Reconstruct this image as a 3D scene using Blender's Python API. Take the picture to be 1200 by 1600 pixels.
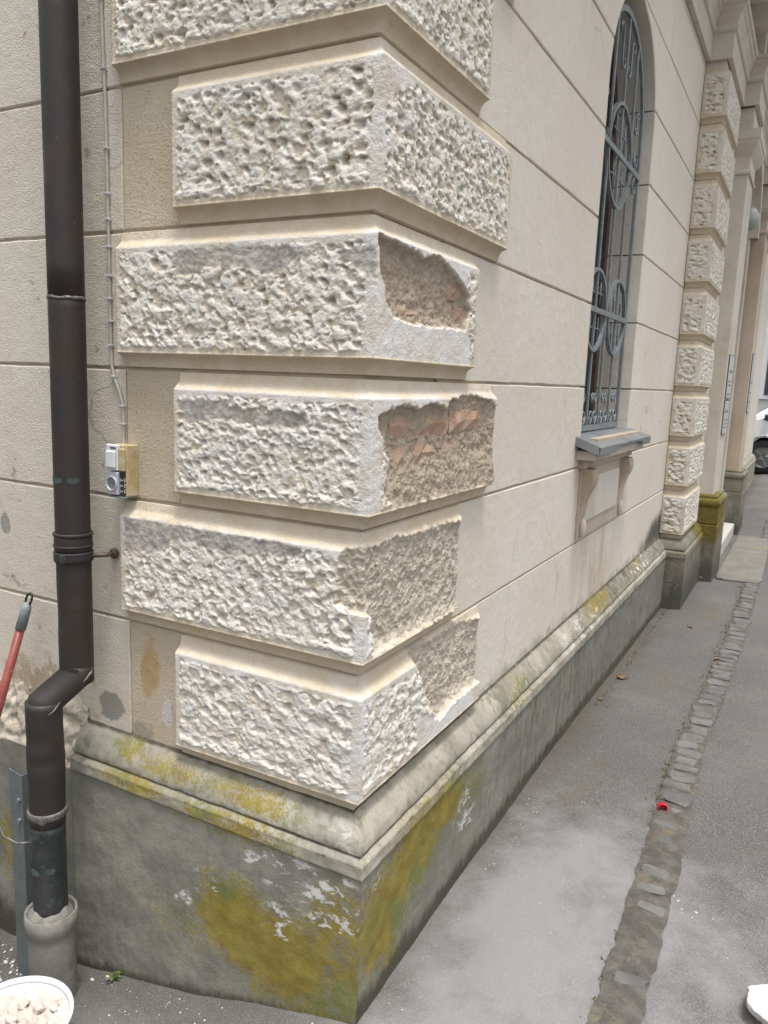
import bpy, math, random
import numpy as np
random.seed(7)
for o in list(bpy.data.objects): bpy.data.objects.remove(o, do_unlink=True)
S = bpy.context.scene
COL = S.collection

# ---------------------------------------------------------------- camera, sky, sun, exposure
cam_d = bpy.data.cameras.new('camera'); cam = bpy.data.objects.new('camera', cam_d); COL.objects.link(cam)
cam.location = (0.82686, -1.44134, 1.43534)
cam.rotation_euler = (1.40358616, -0.0388006933, 0.500521376)
cam_d.sensor_fit = 'VERTICAL'; cam_d.sensor_height = 24.0; cam_d.lens = 24.0 * 1218.83 / 1600.0
cam_d.clip_start = 0.02; cam_d.clip_end = 600
S.camera = cam
S.render.resolution_x = 768; S.render.resolution_y = 1024

SUN_DIR = np.array([0.17, -0.155, 1.0]); SUN_DIR = SUN_DIR / np.linalg.norm(SUN_DIR)      # towards the sun
W = bpy.data.worlds.new('World'); S.world = W; W.use_nodes = True
wn = W.node_tree.nodes; wl = W.node_tree.links; wn.clear()
sky = wn.new('ShaderNodeTexSky'); sky.sky_type = 'NISHITA'; sky.sun_disc = False
sky.sun_elevation = math.asin(SUN_DIR[2]); sky.sun_rotation = math.atan2(SUN_DIR[0], SUN_DIR[1])
sky.air_density = 1.5; sky.dust_density = 6.0; sky.ozone_density = 1.0
hs = wn.new('ShaderNodeHueSaturation'); hs.inputs['Saturation'].default_value = 0.22
bg = wn.new('ShaderNodeBackground'); bg.inputs['Strength'].default_value = 0.115
wo = wn.new('ShaderNodeOutputWorld')
wl.new(sky.outputs[0], hs.inputs['Color']); wl.new(hs.outputs[0], bg.inputs[0]); wl.new(bg.outputs[0], wo.inputs[0])
sun_d = bpy.data.lights.new('sun', 'SUN'); sun_d.energy = 1.4; sun_d.angle = math.radians(11); sun_d.color = (1.0, 0.965, 0.92)
sun = bpy.data.objects.new('sun', sun_d); COL.objects.link(sun)
from mathutils import Vector
sun.rotation_euler = Vector(SUN_DIR).to_track_quat('Z', 'Y').to_euler()
sun.location = (6, -5, 10)
S.view_settings.view_transform = 'Standard'; S.view_settings.look = 'None'
S.view_settings.exposure = 0.97; S.view_settings.gamma = 1.0
S.view_settings.use_curve_mapping = False

# ---------------------------------------------------------------- numpy noise
_rng = np.random.RandomState(11)
_perm = _rng.permutation(512)
def _h(ix, iy, seed=0):
    return _perm[(_perm[(ix + seed * 37) & 511] + iy) & 511]
def perlin(x, y, seed=0):
    ix = np.floor(x).astype(int); iy = np.floor(y).astype(int); fx = x - ix; fy = y - iy
    def g(i, j):
        a = _h(ix + i, iy + j, seed) * (2 * math.pi / 512.0)
        return np.cos(a) * (fx - i) + np.sin(a) * (fy - j)
    u = fx * fx * fx * (fx * (fx * 6 - 15) + 10); v = fy * fy * fy * (fy * (fy * 6 - 15) + 10)
    return 1.45 * ((g(0, 0) * (1 - u) + g(1, 0) * u) * (1 - v) + (g(0, 1) * (1 - u) + g(1, 1) * u) * v)
def fbm(x, y, seed=0, oct=4, gain=.5):
    s = 0; a = 1
    for i in range(oct):
        s = s + a * perlin(x * 2 ** i, y * 2 ** i, seed + i * 3); a *= gain
    return s
def worley(x, y, seed=0):
    ix = np.floor(x).astype(int); iy = np.floor(y).astype(int)
    f1 = np.full(x.shape, 9.); rid = np.zeros(x.shape)
    for i in (-1, 0, 1):
        for j in (-1, 0, 1):
            px = ix + i + _h(ix + i, iy + j, seed) / 512.; py = iy + j + _h(ix + i, iy + j, seed + 5) / 512.
            d = np.hypot(px - x, py - y); m = d < f1
            f1 = np.where(m, d, f1); rid = np.where(m, _h(ix + i, iy + j, seed + 9) / 512., rid)
    return f1, rid
def sstep(a, b, x):
    t = np.clip((x - a) / (b - a), 0, 1); return t * t * (3 - 2 * t)
def poly_sd(u, z, pts):
    """signed distance, positive inside"""
    d = np.full(u.shape, 9.); ins = np.zeros(u.shape, bool); n = len(pts)
    for i in range(n):
        ax, ay = pts[i]; bx, by = pts[(i + 1) % n]
        ex, ey = bx - ax, by - ay; wx, wy = u - ax, z - ay
        t = np.clip((wx * ex + wy * ey) / (ex * ex + ey * ey + 1e-12), 0, 1)
        d = np.minimum(d, np.hypot(wx - t * ex, wy - t * ey))
        c = ((ay > z) != (by > z)) & (u < (bx - ax) * (z - ay) / (by - ay + 1e-12) + ax)
        ins ^= c
    return np.where(ins, d, -d)

# ---------------------------------------------------------------- mesh helpers
def link(o, parent=None):
    COL.objects.link(o)
    if parent: o.parent = parent
    return o
def mk(name, verts, faces, mat, parent=None, smooth=False, attr=None):
    me = bpy.data.meshes.new(name)
    v = np.asarray(verts, dtype=np.float32)
    if isinstance(faces, np.ndarray):
        nf, k = faces.shape
        me.vertices.add(len(v)); me.vertices.foreach_set('co', v.ravel())
        me.loops.add(nf * k); me.loops.foreach_set('vertex_index', faces.astype(np.int32).ravel())
        me.polygons.add(nf)
        me.polygons.foreach_set('loop_start', np.arange(0, nf * k, k, dtype=np.int32))
        me.update(calc_edges=True); me.validate()
    else:
        me.from_pydata([tuple(map(float, a)) for a in v], [], [tuple(map(int, f)) for f in faces]); me.update()
    if attr is not None:
        for an, arr in attr.items():
            a = me.color_attributes.new(an, 'FLOAT_COLOR', 'POINT')
            a.data.foreach_set('color', np.asarray(arr, dtype=np.float32).ravel())
    if smooth:
        me.polygons.foreach_set('use_smooth', np.ones(len(me.polygons), bool))
    me.materials.append(mat)
    return link(bpy.data.objects.new(name, me), parent)
def tag(o, label=None, cat=None, group=None, kind=None):
    if label: o['label'] = label
    if cat: o['category'] = cat
    if group: o['group'] = group
    if kind: o['kind'] = kind
    return o
def empty(name, loc=(0, 0, 0)):
    o = bpy.data.objects.new(name, None); o.location = loc; o.empty_display_size = .1
    return link(o)
class MB:
    """collects shapes for ONE mesh"""
    def __init__(s): s.v = []; s.f = []
    def add(s, v, f):
        b = len(s.v); s.v += [tuple(p) for p in v]; s.f += [tuple(i + b for i in q) for q in f]; return s
    def box(s, a, b, bev=0.0):
        (x0, y0, z0), (x1, y1, z1) = a, b
        if bev <= 0:
            v = [(x, y, z) for z in (z0, z1) for y in (y0, y1) for x in (x0, x1)]
            return s.add(v, [(0, 2, 3, 1), (4, 5, 7, 6), (0, 1, 5, 4), (2, 6, 7, 3), (0, 4, 6, 2), (1, 3, 7, 5)])
        e = bev; v = []; idx = {}
        for ix, x in enumerate((x0, x1)):
            for iy, y in enumerate((y0, y1)):
                for iz, z in enumerate((z0, z1)):
                    sx = e if ix == 0 else -e; sy = e if iy == 0 else -e; sz = e if iz == 0 else -e
                    for ax, p in enumerate(((x, y + sy, z + sz), (x + sx, y, z + sz), (x + sx, y + sy, z))):
                        idx[(ix, iy, iz, ax)] = len(v); v.append(p)
        f = []; g = lambda i, j, k, a: idx[(i, j, k, a)]
        for q in (0, 1):
            f.append((g(q, 0, 0, 0), g(q, 1, 0, 0), g(q, 1, 1, 0), g(q, 0, 1, 0)))
            f.append((g(0, q, 0, 1), g(1, q, 0, 1), g(1, q, 1, 1), g(0, q, 1, 1)))
            f.append((g(0, 0, q, 2), g(1, 0, q, 2), g(1, 1, q, 2), g(0, 1, q, 2)))
        for i in (0, 1):
            for j in (0, 1):
                f.append((g(0, i, j, 1), g(1, i, j, 1), g(1, i, j, 2), g(0, i, j, 2)))
                f.append((g(i, 0, j, 0), g(i, 1, j, 0), g(i, 1, j, 2), g(i, 0, j, 2)))
                f.append((g(i, j, 0, 0), g(i, j, 1, 0), g(i, j, 1, 1), g(i, j, 0, 1)))
                for k in (0, 1): f.append((g(i, j, k, 0), g(i, j, k, 1), g(i, j, k, 2)))
        return s.add(v, f)
    def tube(s, pts, r, n=8, cap=True, squash=None):
        pts = [np.array(p, float) for p in pts]; v = []; f = []; m = len(pts)
        rs = r if hasattr(r, '__len__') else [r] * m
        t0 = pts[1] - pts[0]; up = np.array([0, 0, 1.]) if abs(t0[2]) < .9 * np.linalg.norm(t0) else np.array([1., 0, 0])
        for i, p in enumerate(pts):
            if i == 0: t = pts[1] - pts[0]
            elif i == m - 1: t = pts[-1] - pts[-2]
            else: t = (pts[i + 1] - p) / (np.linalg.norm(pts[i + 1] - p) + 1e-9) + (p - pts[i - 1]) / (np.linalg.norm(p - pts[i - 1]) + 1e-9)
            t = t / (np.linalg.norm(t) + 1e-9)
            a = np.cross(up, t)
            if np.linalg.norm(a) < 1e-4: a = np.cross(np.array([0, 1., 0]), t)
            a /= np.linalg.norm(a); b = np.cross(t, a); up = b
            for k in range(n):
                c = 2 * math.pi * k / n
                v.append(p + rs[i] * (math.cos(c) * a + math.sin(c) * b))
        for i in range(m - 1):
            for k in range(n):
                k2 = (k + 1) % n
                f.append((i * n + k, i * n + k2, (i + 1) * n + k2, (i + 1) * n + k))
        if cap: f += [tuple(range(n))[::-1], tuple((m - 1) * n + k for k in range(n))]
        return s.add(v, f)
    def lathe(s, prof, c=(0, 0, 0), n=24, cap=False):
        v = []; f = []; m = len(prof)
        for r, z in prof:
            for k in range(n):
                a = 2 * math.pi * k / n; v.append((c[0] + r * math.cos(a), c[1] + r * math.sin(a), c[2] + z))
        for i in range(m - 1):
            for k in range(n):
                k2 = (k + 1) % n; f.append((i * n + k, i * n + k2, (i + 1) * n + k2, (i + 1) * n + k))
        if cap: f += [tuple(range(n))[::-1], tuple((m - 1) * n + k for k in range(n))]
        return s.add(v, f)
    def build(s, name, mat, parent=None, smooth=False):
        return mk(name, s.v, s.f, mat, parent, smooth)
def inset(poly, d):
    n = len(poly); out = []
    area = sum(poly[i][0] * poly[(i + 1) % n][1] - poly[(i + 1) % n][0] * poly[i][1] for i in range(n))
    sg = 1 if area > 0 else -1
    for i in range(n):
        p0 = np.array(poly[i - 1]); p = np.array(poly[i]); p1 = np.array(poly[(i + 1) % n])
        e0 = p - p0; e1 = p1 - p; e0 = e0 / np.linalg.norm(e0); e1 = e1 / np.linalg.norm(e1)
        n0 = sg * np.array([-e0[1], e0[0]]); n1 = sg * np.array([-e1[1], e1[0]])
        m = n0 + n1; m = m / max(np.dot(m, m) / 2, .3)
        out.append(tuple(p + d * m))
    return out
def Lp(u, o, z): return (u, -o, z)          # left wall, faces -y
def Rp(u, o, z): return (o, u, z)           # right wall, faces +x
def prism(mb, poly, pf, front, back, bev=.004):
    n = len(poly); ins = inset(poly, bev)
    v = [pf(a, front, b) for a, b in ins] + [pf(a, front - bev, b) for a, b in poly] + [pf(a, back, b) for a, b in poly]
    f = [tuple(range(n)), tuple(range(2 * n, 3 * n))[::-1]]
    for i in range(n):
        j = (i + 1) % n
        f += [(i, j, n + j, n + i), (n + i, n + j, 2 * n + j, 2 * n + i)]
    return mb.add(v, f)
def sweep(mb, plan, prof, closed_ends=True):
    """plan: xy polyline with the outside on its right; prof: (offset, z)"""
    P = [np.array(p, float) for p in plan]; m = len(P); k = len(prof); v = []; f = []
    nr = []
    for i in range(m - 1):
        e = P[i + 1] - P[i]; e /= np.linalg.norm(e); nr.append(np.array([e[1], -e[0]]))
    for i in range(m):
        if i == 0: d = nr[0]
        elif i == m - 1: d = nr[-1]
        else:
            d = nr[i - 1] + nr[i]; d = d / (np.dot(d, d) / 2)
        for o, z in prof: v.append((P[i][0] + d[0] * o, P[i][1] + d[1] * o, z))
    for i in range(m - 1):
        for j in range(k - 1): f.append((i * k + j, (i + 1) * k + j, (i + 1) * k + j + 1, i * k + j + 1))
    if closed_ends: f += [tuple(range(k)), tuple((m - 1) * k + j for j in range(k))[::-1]]
    return mb.add(v, f)

# ---------------------------------------------------------------- node helper
class NT:
    def __init__(s, name):
        s.m = bpy.data.materials.new(name); s.m.use_nodes = True; s.t = s.m.node_tree; s.t.nodes.clear()
        s.out = s.t.nodes.new('ShaderNodeOutputMaterial')
        s.bsdf = s.t.nodes.new('ShaderNodeBsdfPrincipled'); s.t.links.new(s.bsdf.outputs[0], s.out.inputs[0])
        tc = s.t.nodes.new('ShaderNodeTexCoord'); s.co = tc.outputs['Object']
    def put(s, sock, val):
        if val is None: return
        if isinstance(val, bpy.types.NodeSocket): s.t.links.new(val, sock)
        elif isinstance(val, tuple) and len(val) == 3 and sock.type == 'RGBA': sock.default_value = (*val, 1)
        else: sock.default_value = val
    def noise(s, scale, detail=4, rough=.55, co=None, dist=0.0):
        n = s.t.nodes.new('ShaderNodeTexNoise'); s.put(n.inputs['Vector'], co or s.co)
        n.inputs['Scale'].default_value = scale; n.inputs['Detail'].default_value = detail
        n.inputs['Roughness'].default_value = rough; n.inputs['Distortion'].default_value = dist
        return n.outputs['Fac']
    def noise_col(s, scale):
        n = s.t.nodes.new('ShaderNodeTexNoise'); s.put(n.inputs['Vector'], s.co); n.inputs['Scale'].default_value = scale; return n.outputs['Color']
    def voro(s, scale, feat='F1', co=None, out='Distance'):
        n = s.t.nodes.new('ShaderNodeTexVoronoi'); n.feature = feat; s.put(n.inputs['Vector'], co or s.co)
        n.inputs['Scale'].default_value = scale; return n.outputs[out]
    def ramp(s, fac, a, b, v0=0., v1=1.):
        n = s.t.nodes.new('ShaderNodeMapRange'); n.interpolation_type = 'SMOOTHSTEP'
        s.put(n.inputs['Value'], fac); s.put(n.inputs['From Min'], a); s.put(n.inputs['From Max'], b); s.put(n.inputs['To Min'], v0); s.put(n.inputs['To Max'], v1)
        return n.outputs[0]
    def mix(s, fac, a, b, mode='MIX'):
        n = s.t.nodes.new('ShaderNodeMix'); n.data_type = 'RGBA'; n.blend_type = mode
        s.put(n.inputs[0], fac); s.put(n.inputs[6], a); s.put(n.inputs[7], b); return n.outputs[2]
    def math(s, op, a, b=None):
        n = s.t.nodes.new('ShaderNodeMath'); n.operation = op; s.put(n.inputs[0], a)
        if b is not None: s.put(n.inputs[1], b)
        return n.outputs[0]
    def mul(s, a, b): return s.math('MULTIPLY', a, b)
    def add(s, a, b): return s.math('ADD', a, b)
    def sep(s, v=None):
        n = s.t.nodes.new('ShaderNodeSeparateXYZ'); s.put(n.inputs[0], v or s.co); return n.outputs
    def attr(s, name):
        n = s.t.nodes.new('ShaderNodeAttribute'); n.attribute_name = name
        c = s.t.nodes.new('ShaderNodeSeparateColor'); s.t.links.new(n.outputs['Color'], c.inputs[0])
        return c.outputs[0], c.outputs[1], c.outputs[2], n.outputs['Alpha']
    def stretch(s, sx, sy, sz):
        n = s.t.nodes.new('ShaderNodeMapping'); s.put(n.inputs['Vector'], s.co); n.inputs['Scale'].default_value = (sx, sy, sz)
        return n.outputs[0]
    def blob(s, c, r):
        """0..1 ellipsoid falloff about c with radii r"""
        n = s.t.nodes.new('ShaderNodeMapping'); n.vector_type = 'POINT'; s.put(n.inputs['Vector'], s.co)
        n.inputs['Scale'].default_value = tuple(1. / a for a in r); n.inputs['Location'].default_value = tuple(-a / b for a, b in zip(c, r))
        l = s.t.nodes.new('ShaderNodeVectorMath'); l.operation = 'LENGTH'; s.t.links.new(n.outputs[0], l.inputs[0])
        return s.ramp(l.outputs['Value'], 0.0, 1.0, 1.0, 0.0)
    def bump(s, h, dist, strength=1.0, prev=None):
        n = s.t.nodes.new('ShaderNodeBump'); n.inputs['Distance'].default_value = dist; n.inputs['Strength'].default_value = strength
        s.put(n.inputs['Height'], h)
        if prev: s.t.links.new(prev, n.inputs['Normal'])
        return n.outputs[0]
    def rand(s):
        n = s.t.nodes.new('ShaderNodeObjectInfo'); return n.outputs['Random']
    def done(s, col, rough=.8, normal=None, metal=0.0, spec=None):
        s.put(s.bsdf.inputs['Base Color'], col); s.put(s.bsdf.inputs['Roughness'], rough); s.put(s.bsdf.inputs['Metallic'], metal)
        if normal: s.put(s.bsdf.inputs['Normal'], normal)
        if spec is not None: s.bsdf.inputs['Specular IOR Level'].default_value = spec
        return s.m

# ---------------------------------------------------------------- materials
def mat_wall(name, c1, c2, left):
    t = NT(name); x, y, z = t.sep()
    big = t.noise(1.6, 4); mid = t.noise(9, 5, .6); fine = t.noise(170, 2, .6); grain = t.noise(420, 0)
    col = t.mix(t.ramp(big, .35, .68), c1, c2)
    col = t.mix(t.ramp(mid, .55, .75, 0, .35), col, tuple(a * .86 for a in c1))
    col = t.mix(t.mul(t.rand(), .16), col, tuple(a * .80 for a in c2))
    col = t.mix(t.ramp(t.noise(60, 3, .7), .62, .72, 0, .35), col, tuple(a * .62 for a in c1))
    ck = t.ramp(t.voro(2.3, 'DISTANCE_TO_EDGE', co=t.mix(.12, t.co, t.noise_col(6))), .0025, .006, 1, 0)
    col = t.mix(t.mul(ck, t.ramp(t.noise(1.1, 2), .55, .62, 0, .45)), col, tuple(a * .45 for a in c1))
    col = t.mix(t.ramp(t.noise(3.2, 5, .7), .5, .66, 0, .30), col, (c1[0] * .88, c1[1] * .84, c1[2] * .76))
    # faint vertical rain streaks
    st = t.noise(1.0, 4, .6, co=t.stretch(16, 16, .9))
    col = t.mix(t.ramp(st, .58, .75, 0, .22), col, tuple(a * .78 for a in (c1[0], c1[1] * .97, c1[2] * .92)))
    if left:
        for c, r, k, cc in (((-.64, 0, .65), (.07, .2, .16), .8, (.40, .27, .12)), ((-.78, 0, .52), (.07, .2, .07), 1.4, (.20, .20, .18)),
                            ((-.60, 0, .56), (.03, .2, .07), 1.2, (.55, .53, .54)), ((-1.2, 0, .98), (.035, .2, .045), 2.2, (.24, .235, .22)),
                            ((-1.05, 0, .52), (.4, .2, .16), .7, (.36, .28, .18))):
            m = t.ramp(t.add(t.mul(t.blob(c, r), k), t.mul(t.math('SUBTRACT', t.add(mid, t.mul(t.noise(30, 4, .7), .8)), .9), 1.8)), .3, .62)
            col = t.mix(t.mul(m, .8), col, cc)
        dots = t.ramp(t.voro(70), .10, .20, 1, 0)
        col = t.mix(t.mul(dots, t.ramp(t.noise(25), .5, .62, 0, .6)), col, (.20, .15, .10))
    else:
        # ochre run-off under the sill, black mould towards the bay
        m = t.mul(t.blob((0, 2.15, .62), (.3, .62, .40)), t.ramp(t.noise(1, 4, .6, co=t.stretch(3, 7, 1.6)), .38, .62))
        col = t.mix(t.mul(m, .75), col, (.43, .34, .22))
        m = t.mul(t.blob((0, 1.95, 1.0), (.3, .34, .5)), t.ramp(st, .42, .62))
        col = t.mix(t.mul(m, .5), col, (.40, .32, .22))
        m = t.ramp(t.add(t.mul(t.blob((0, 4.1, .40), (.4, 1.3, .42)), 1.5), t.math('SUBTRACT', t.noise(1, 5, .7, co=t.stretch(6, 14, 3)), .62)), .3, .75)
        col = t.mix(t.mul(m, .9), col, (.06, .055, .045))
        m = t.ramp(t.add(t.ramp(z, .44, .58, .55, 0), t.math('SUBTRACT', t.noise(14, 5, .7), .5)), .35, .6)
        col = t.mix(t.mul(m, .6), col, (.30, .27, .23))
    nb = t.bump(t.add(t.mul(fine, .7), t.mul(grain, .5)), .0035 if left else .0022, .9)
    nb = t.bump(t.noise(22, 2, .6), .006, .5, nb)
    return t.done(col, .92, nb, spec=.2)
M = {}
M['wallL'] = mat_wall('plaster_left', (.59, .53, .44), (.645, .60, .53), True)
M['wallR'] = mat_wall('plaster_right', (.65, .59, .515), (.695, .645, .58), False)
def mat_panel_tan():
    t = NT('plaster_tan'); mid = t.noise(9, 5, .6)
    col = t.mix(t.ramp(t.noise(4, 4), .35, .7), (.50, .425, .315), (.57, .505, .405))
    for c, r, k, cc in (((-.635, 0, .66), (.06, .2, .17), 1.0, (.44, .28, .11)), ((-.66, 0, .47), (.1, .2, .07), .9, (.30, .27, .22)), ((-.575, 0, .55), (.03, .2, .06), 1.3, (.58, .56, .57))):
        m = t.ramp(t.add(t.mul(t.blob(c, r), k), t.mul(t.math('SUBTRACT', t.add(mid, t.mul(t.noise(30, 4, .7), .6)), .8), 1.7)), .25, .75); col = t.mix(t.mul(m, .75), col, cc)
    pits = t.ramp(t.voro(120), .10, .22, 1, 0); pm = t.mul(pits, t.ramp(t.noise(30), .42, .6))
    col = t.mix(t.mul(pm, .7), col, (.24, .17, .10))
    nb = t.bump(t.add(t.noise(150, 4, .65), t.mul(pm, -1.2)), .004, 1.0); nb = t.bump(t.noise(30, 4), .006, .5, nb)
    return t.done(col, .93, nb, spec=.2)
M['tan'] = mat_panel_tan()
def mat_quoin():
    t = NT('quoin_plaster'); R, G, B, A = t.attr('mask')
    n1 = t.noise(14, 4, .6); n2 = t.noise(45, 4, .65); n3 = t.noise(160, 2, .6); big = t.noise(3.5, 2)
    smooth = t.mix(t.ramp(n1, .35, .7), (.545, .455, .33), (.60, .525, .42))
    smooth = t.mix(t.ramp(n2, .60, .72, 0, .35), smooth, (.40, .32, .22))
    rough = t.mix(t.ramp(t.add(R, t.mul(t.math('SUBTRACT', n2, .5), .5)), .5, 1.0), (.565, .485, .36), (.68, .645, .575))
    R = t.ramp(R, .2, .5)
    rough = t.mix(t.ramp(big, .45, .62, 0, .35), rough, (.66, .63, .60))
    rough = t.mix(t.ramp(n1, .56, .70, 0, .4), rough, (.54, .455, .32))
    rough = t.mix(t.ramp(n3, .60, .70, 0, .3), rough, (.40, .34, .26))
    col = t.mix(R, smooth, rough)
    white = t.mix(t.ramp(n2, .4, .7), (.70, .69, .68), (.63, .59, .55))
    col = t.mix(t.mul(A, t.ramp(t.add(n1, t.mul(n2, .5)), .55, .85, .35, 1.0)), col, white)
    grey = t.mix(t.ramp(t.noise(30, 6, .7), .35, .65), (.27, .25, .235), (.50, .47, .44))
    col = t.mix(t.mul(t.mul(B, t.math('SUBTRACT', 1.0, G)), t.ramp(n1, .3, .6, .55, 1)), col, grey)
    mort = t.mix(t.ramp(n2, .3, .7), (.42, .365, .29), (.55, .50, .42))
    mort = t.mix(t.ramp(n3, .56, .68, 0, .65), mort, (.23, .19, .145))
    mort = t.mix(t.ramp(t.voro(90), .12, .25, .55, 0), mort, (.56, .53, .47))
    mort = t.mix(t.mul(B, .62), mort, t.mix(n2, (.22, .165, .115), (.40, .325, .24)))
    col = t.mix(G, col, mort)
    nb = t.bump(t.add(t.noise(260, 2, .6), t.mul(t.noise(70, 2), 1.6)), .0018, .9)
    return t.done(col, .93, nb, spec=.2)
M['quoin'] = mat_quoin()
def mat_brick():
    t = NT('old_brick'); n = t.noise(30, 5, .65)
    col = t.mix(t.ramp(n, .3, .7), (.36, .175, .115), (.45, .27, .19))
    col = t.mix(t.mul(t.rand(), .5), col, (.47, .36, .27))
    col = t.mix(t.ramp(t.noise(34, 5, .72), .40, .64, .18, .9), col, (.44, .36, .28))
    nb = t.bump(t.noise(180, 4, .65), .003, 1.0); return t.done(col, .95, nb, spec=.15)
M['brick'] = mat_brick()
def mat_plinth():
    t = NT('plinth_cement'); R, G, B, A = t.attr('mask'); x, y, z = t.sep()
    n1 = t.noise(8, 6, .65); n2 = t.noise(40, 5, .65); n3 = t.noise(150, 3)
    streak = t.noise(1, 5, .65, co=t.stretch(30, 30, 5))
    col = t.mix(t.ramp(n1, .32, .68), (.175, .172, .145), (.265, .26, .225))
    col = t.mix(t.ramp(t.noise(2.6, 4), .45, .65, 0, .6), col, (.165, .17, .142))
    col = t.mix(t.ramp(streak, .52, .72, 0, .35), col, (.12, .11, .085))
    # lighter mortar on the moulding (alpha)
    ml = t.mix(t.ramp(n1, .35, .65), (.25, .23, .185), (.38, .352, .30))
    ml = t.mix(t.ramp(t.add(t.mul(n2, .5), t.mul(t.noise(5, 4), .5)), .50, .62, 0, .7), ml, (.15, .14, .10))
    col = t.mix(A, col, ml)
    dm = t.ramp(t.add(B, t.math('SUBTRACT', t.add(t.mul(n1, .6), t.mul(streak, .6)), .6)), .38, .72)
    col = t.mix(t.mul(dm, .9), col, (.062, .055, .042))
    al = t.ramp(t.add(t.mul(R, 1.1), t.mul(t.math('SUBTRACT', t.add(t.add(n1, t.mul(n2, .8)), t.mul(n3, 1.3)), 1.55), 1.4)), .18, .80)
    alc = t.mix(t.ramp(t.noise(16, 4), .35, .65), (.20, .145, .018), (.25, .20, .035)); alc = t.mix(t.ramp(t.noise(5, 3), .5, .65), alc, (.155, .165, .05))
    col = t.mix(t.mul(al, .92), col, alc)
    wf = t.mul(t.ramp(G, .12, .5), t.ramp(t.noise(24, 5, .72, dist=.4, co=t.stretch(.8, .8, 1.5)), .52, .60))
    col = t.mix(wf, col, (.57, .56, .54))
    nb = t.bump(t.add(t.add(t.noise(40, 2), t.mul(n3, .6)), t.mul(t.noise(9, 2), .6)), .0022, .7)
    return t.done(col, .9, nb, spec=.25)
M['plinth'] = mat_plinth()
def mat_ground():
    t = NT('asphalt'); x, y, z = t.sep()
    big = t.noise(1.3, 5, .6); mid = t.noise(6, 5, .65); fine = t.noise(110, 3, .8); vf = t.noise(260, 1)
    col = t.mix(t.ramp(big, .35, .68), (.092, .087, .084), (.124, .119, .115))
    col = t.mix(t.ramp(mid, .5, .7, 0, .35), col, (.105, .098, .092))
    col = t.mix(t.ramp(fine, .52, .66, 0, .6), col, (.052, .049, .047))
    col = t.mix(t.ramp(vf, .55, .65, 0, .55), col, (.27, .265, .257))
    # plaster dust swept out from the corner
    dust = t.add(t.blob((.30, .25, 0), (.62, 1.35, 3)), t.mul(t.blob((-.35, -.45, -.1), (.9, .42, 3)), .9))
    dust = t.add(dust, t.mul(t.blob((1.0, .3, 0), (.9, 1.5, 3)), .45))
    dm = t.ramp(t.add(dust, t.mul(t.math('SUBTRACT', t.add(mid, t.mul(big, .8)), .9), 1.6)), .1, 1.0)
    col = t.mix(t.mul(dm, .72), col, (.265, .265, .268))
    # moss film
    ms = t.add(t.blob((.26, 1.25, 0), (.16, .6, 3)), t.add(t.blob((.30, 2.5, 0), (.2, .5, 3)), t.blob((.35, 4.1, 0), (.22, .9, 3))))
    ms = t.ramp(t.add(t.mul(ms, .8), t.mul(t.math('SUBTRACT', t.noise(5, 6, .7), .5), 3.2)), .25, 1.2)
    col = t.mix(t.mul(ms, .42), col, (.115, .098, .05))
    # damp dirt at the wall foot
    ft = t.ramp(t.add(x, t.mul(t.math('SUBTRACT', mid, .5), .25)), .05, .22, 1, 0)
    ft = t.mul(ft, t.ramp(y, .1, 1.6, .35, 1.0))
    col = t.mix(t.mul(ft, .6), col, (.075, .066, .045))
    sp = t.ramp(t.voro(38), .035, .06, 1, 0); col = t.mix(t.mul(sp, t.ramp(t.noise(8), .52, .64, 0, .6)), col, (.40, .39, .38))
    nb = t.bump(t.add(fine, t.mul(vf, .7)), .004, .9)
    return t.done(col, .88, nb, spec=.3)
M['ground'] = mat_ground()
def simple(name, c1, c2=None, scale=20, rough=.6, metal=0., bump=.001, bscale=120, spec=None, spots=None):
    t = NT(name); c2 = c2 or tuple(a * .8 for a in c1)
    col = t.mix(t.ramp(t.noise(scale, 5, .65), .35, .68), c1, c2)
    if spots: col = t.mix(t.ramp(t.noise(spots[1], 5, .7), spots[2], spots[2] + .06, 0, spots[3]), col, spots[0])
    nb = t.bump(t.noise(bscale, 4, .6), bump, .8) if bump else None
    return t.done(col, rough, nb, metal, spec)
M['dirt'] = simple('joint_dirt', (.066, .060, .052), (.115, .108, .096), 22, .95, bump=.012, bscale=60, spots=((.17, .14, .07), 12, .56, .5))
M['sett'] = simple('granite_sett', (.088, .088, .084), (.15, .148, .142), 9, .8, bump=.004, bscale=90, spots=((.09, .08, .065), 40, .58, .6))
def mat_pipe():
    t = NT('painted_downpipe'); st = t.noise(1, 5, .65, co=t.stretch(40, 40, 3)); n = t.noise(9, 4)
    col = t.mix(t.ramp(n, .35, .65), (.034, .0235, .0195), (.025, .023, .0225))
    col = t.mix(t.ramp(st, .55, .75, 0, .5), col, (.042, .036, .033))
    col = t.mix(t.ramp(t.noise(60, 5, .75), .66, .71, 0, .7), col, (.16, .15, .14))
    return t.done(col, t.ramp(n, .3, .7, .45, .68), t.bump(t.add(t.noise(11, 2), t.mul(st, .2)), .003, .7), .05)
M['pipe'] = mat_pipe()
M['pipe_old'] = simple('weathered_copper_pipe', (.03, .036, .04), (.055, .058, .06), 16, .5, .35, .0015, 40, spots=((.10, .155, .15), 18, .60, .6))
M['patina'] = simple('copper_patina', (.07, .11, .107), (.03, .038, .038), 70, .7, .1, .001, 80)
M['solder'] = simple('solder', (.21, .20, .19), (.11, .105, .10), 70, .55, .5, .003, 90)
M['zinc'] = simple('zinc_sheet', (.20, .215, .225), (.26, .275, .285), 7, .5, .45, .0015, 30, spots=((.16, .165, .165), 11, .6, .5))
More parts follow.
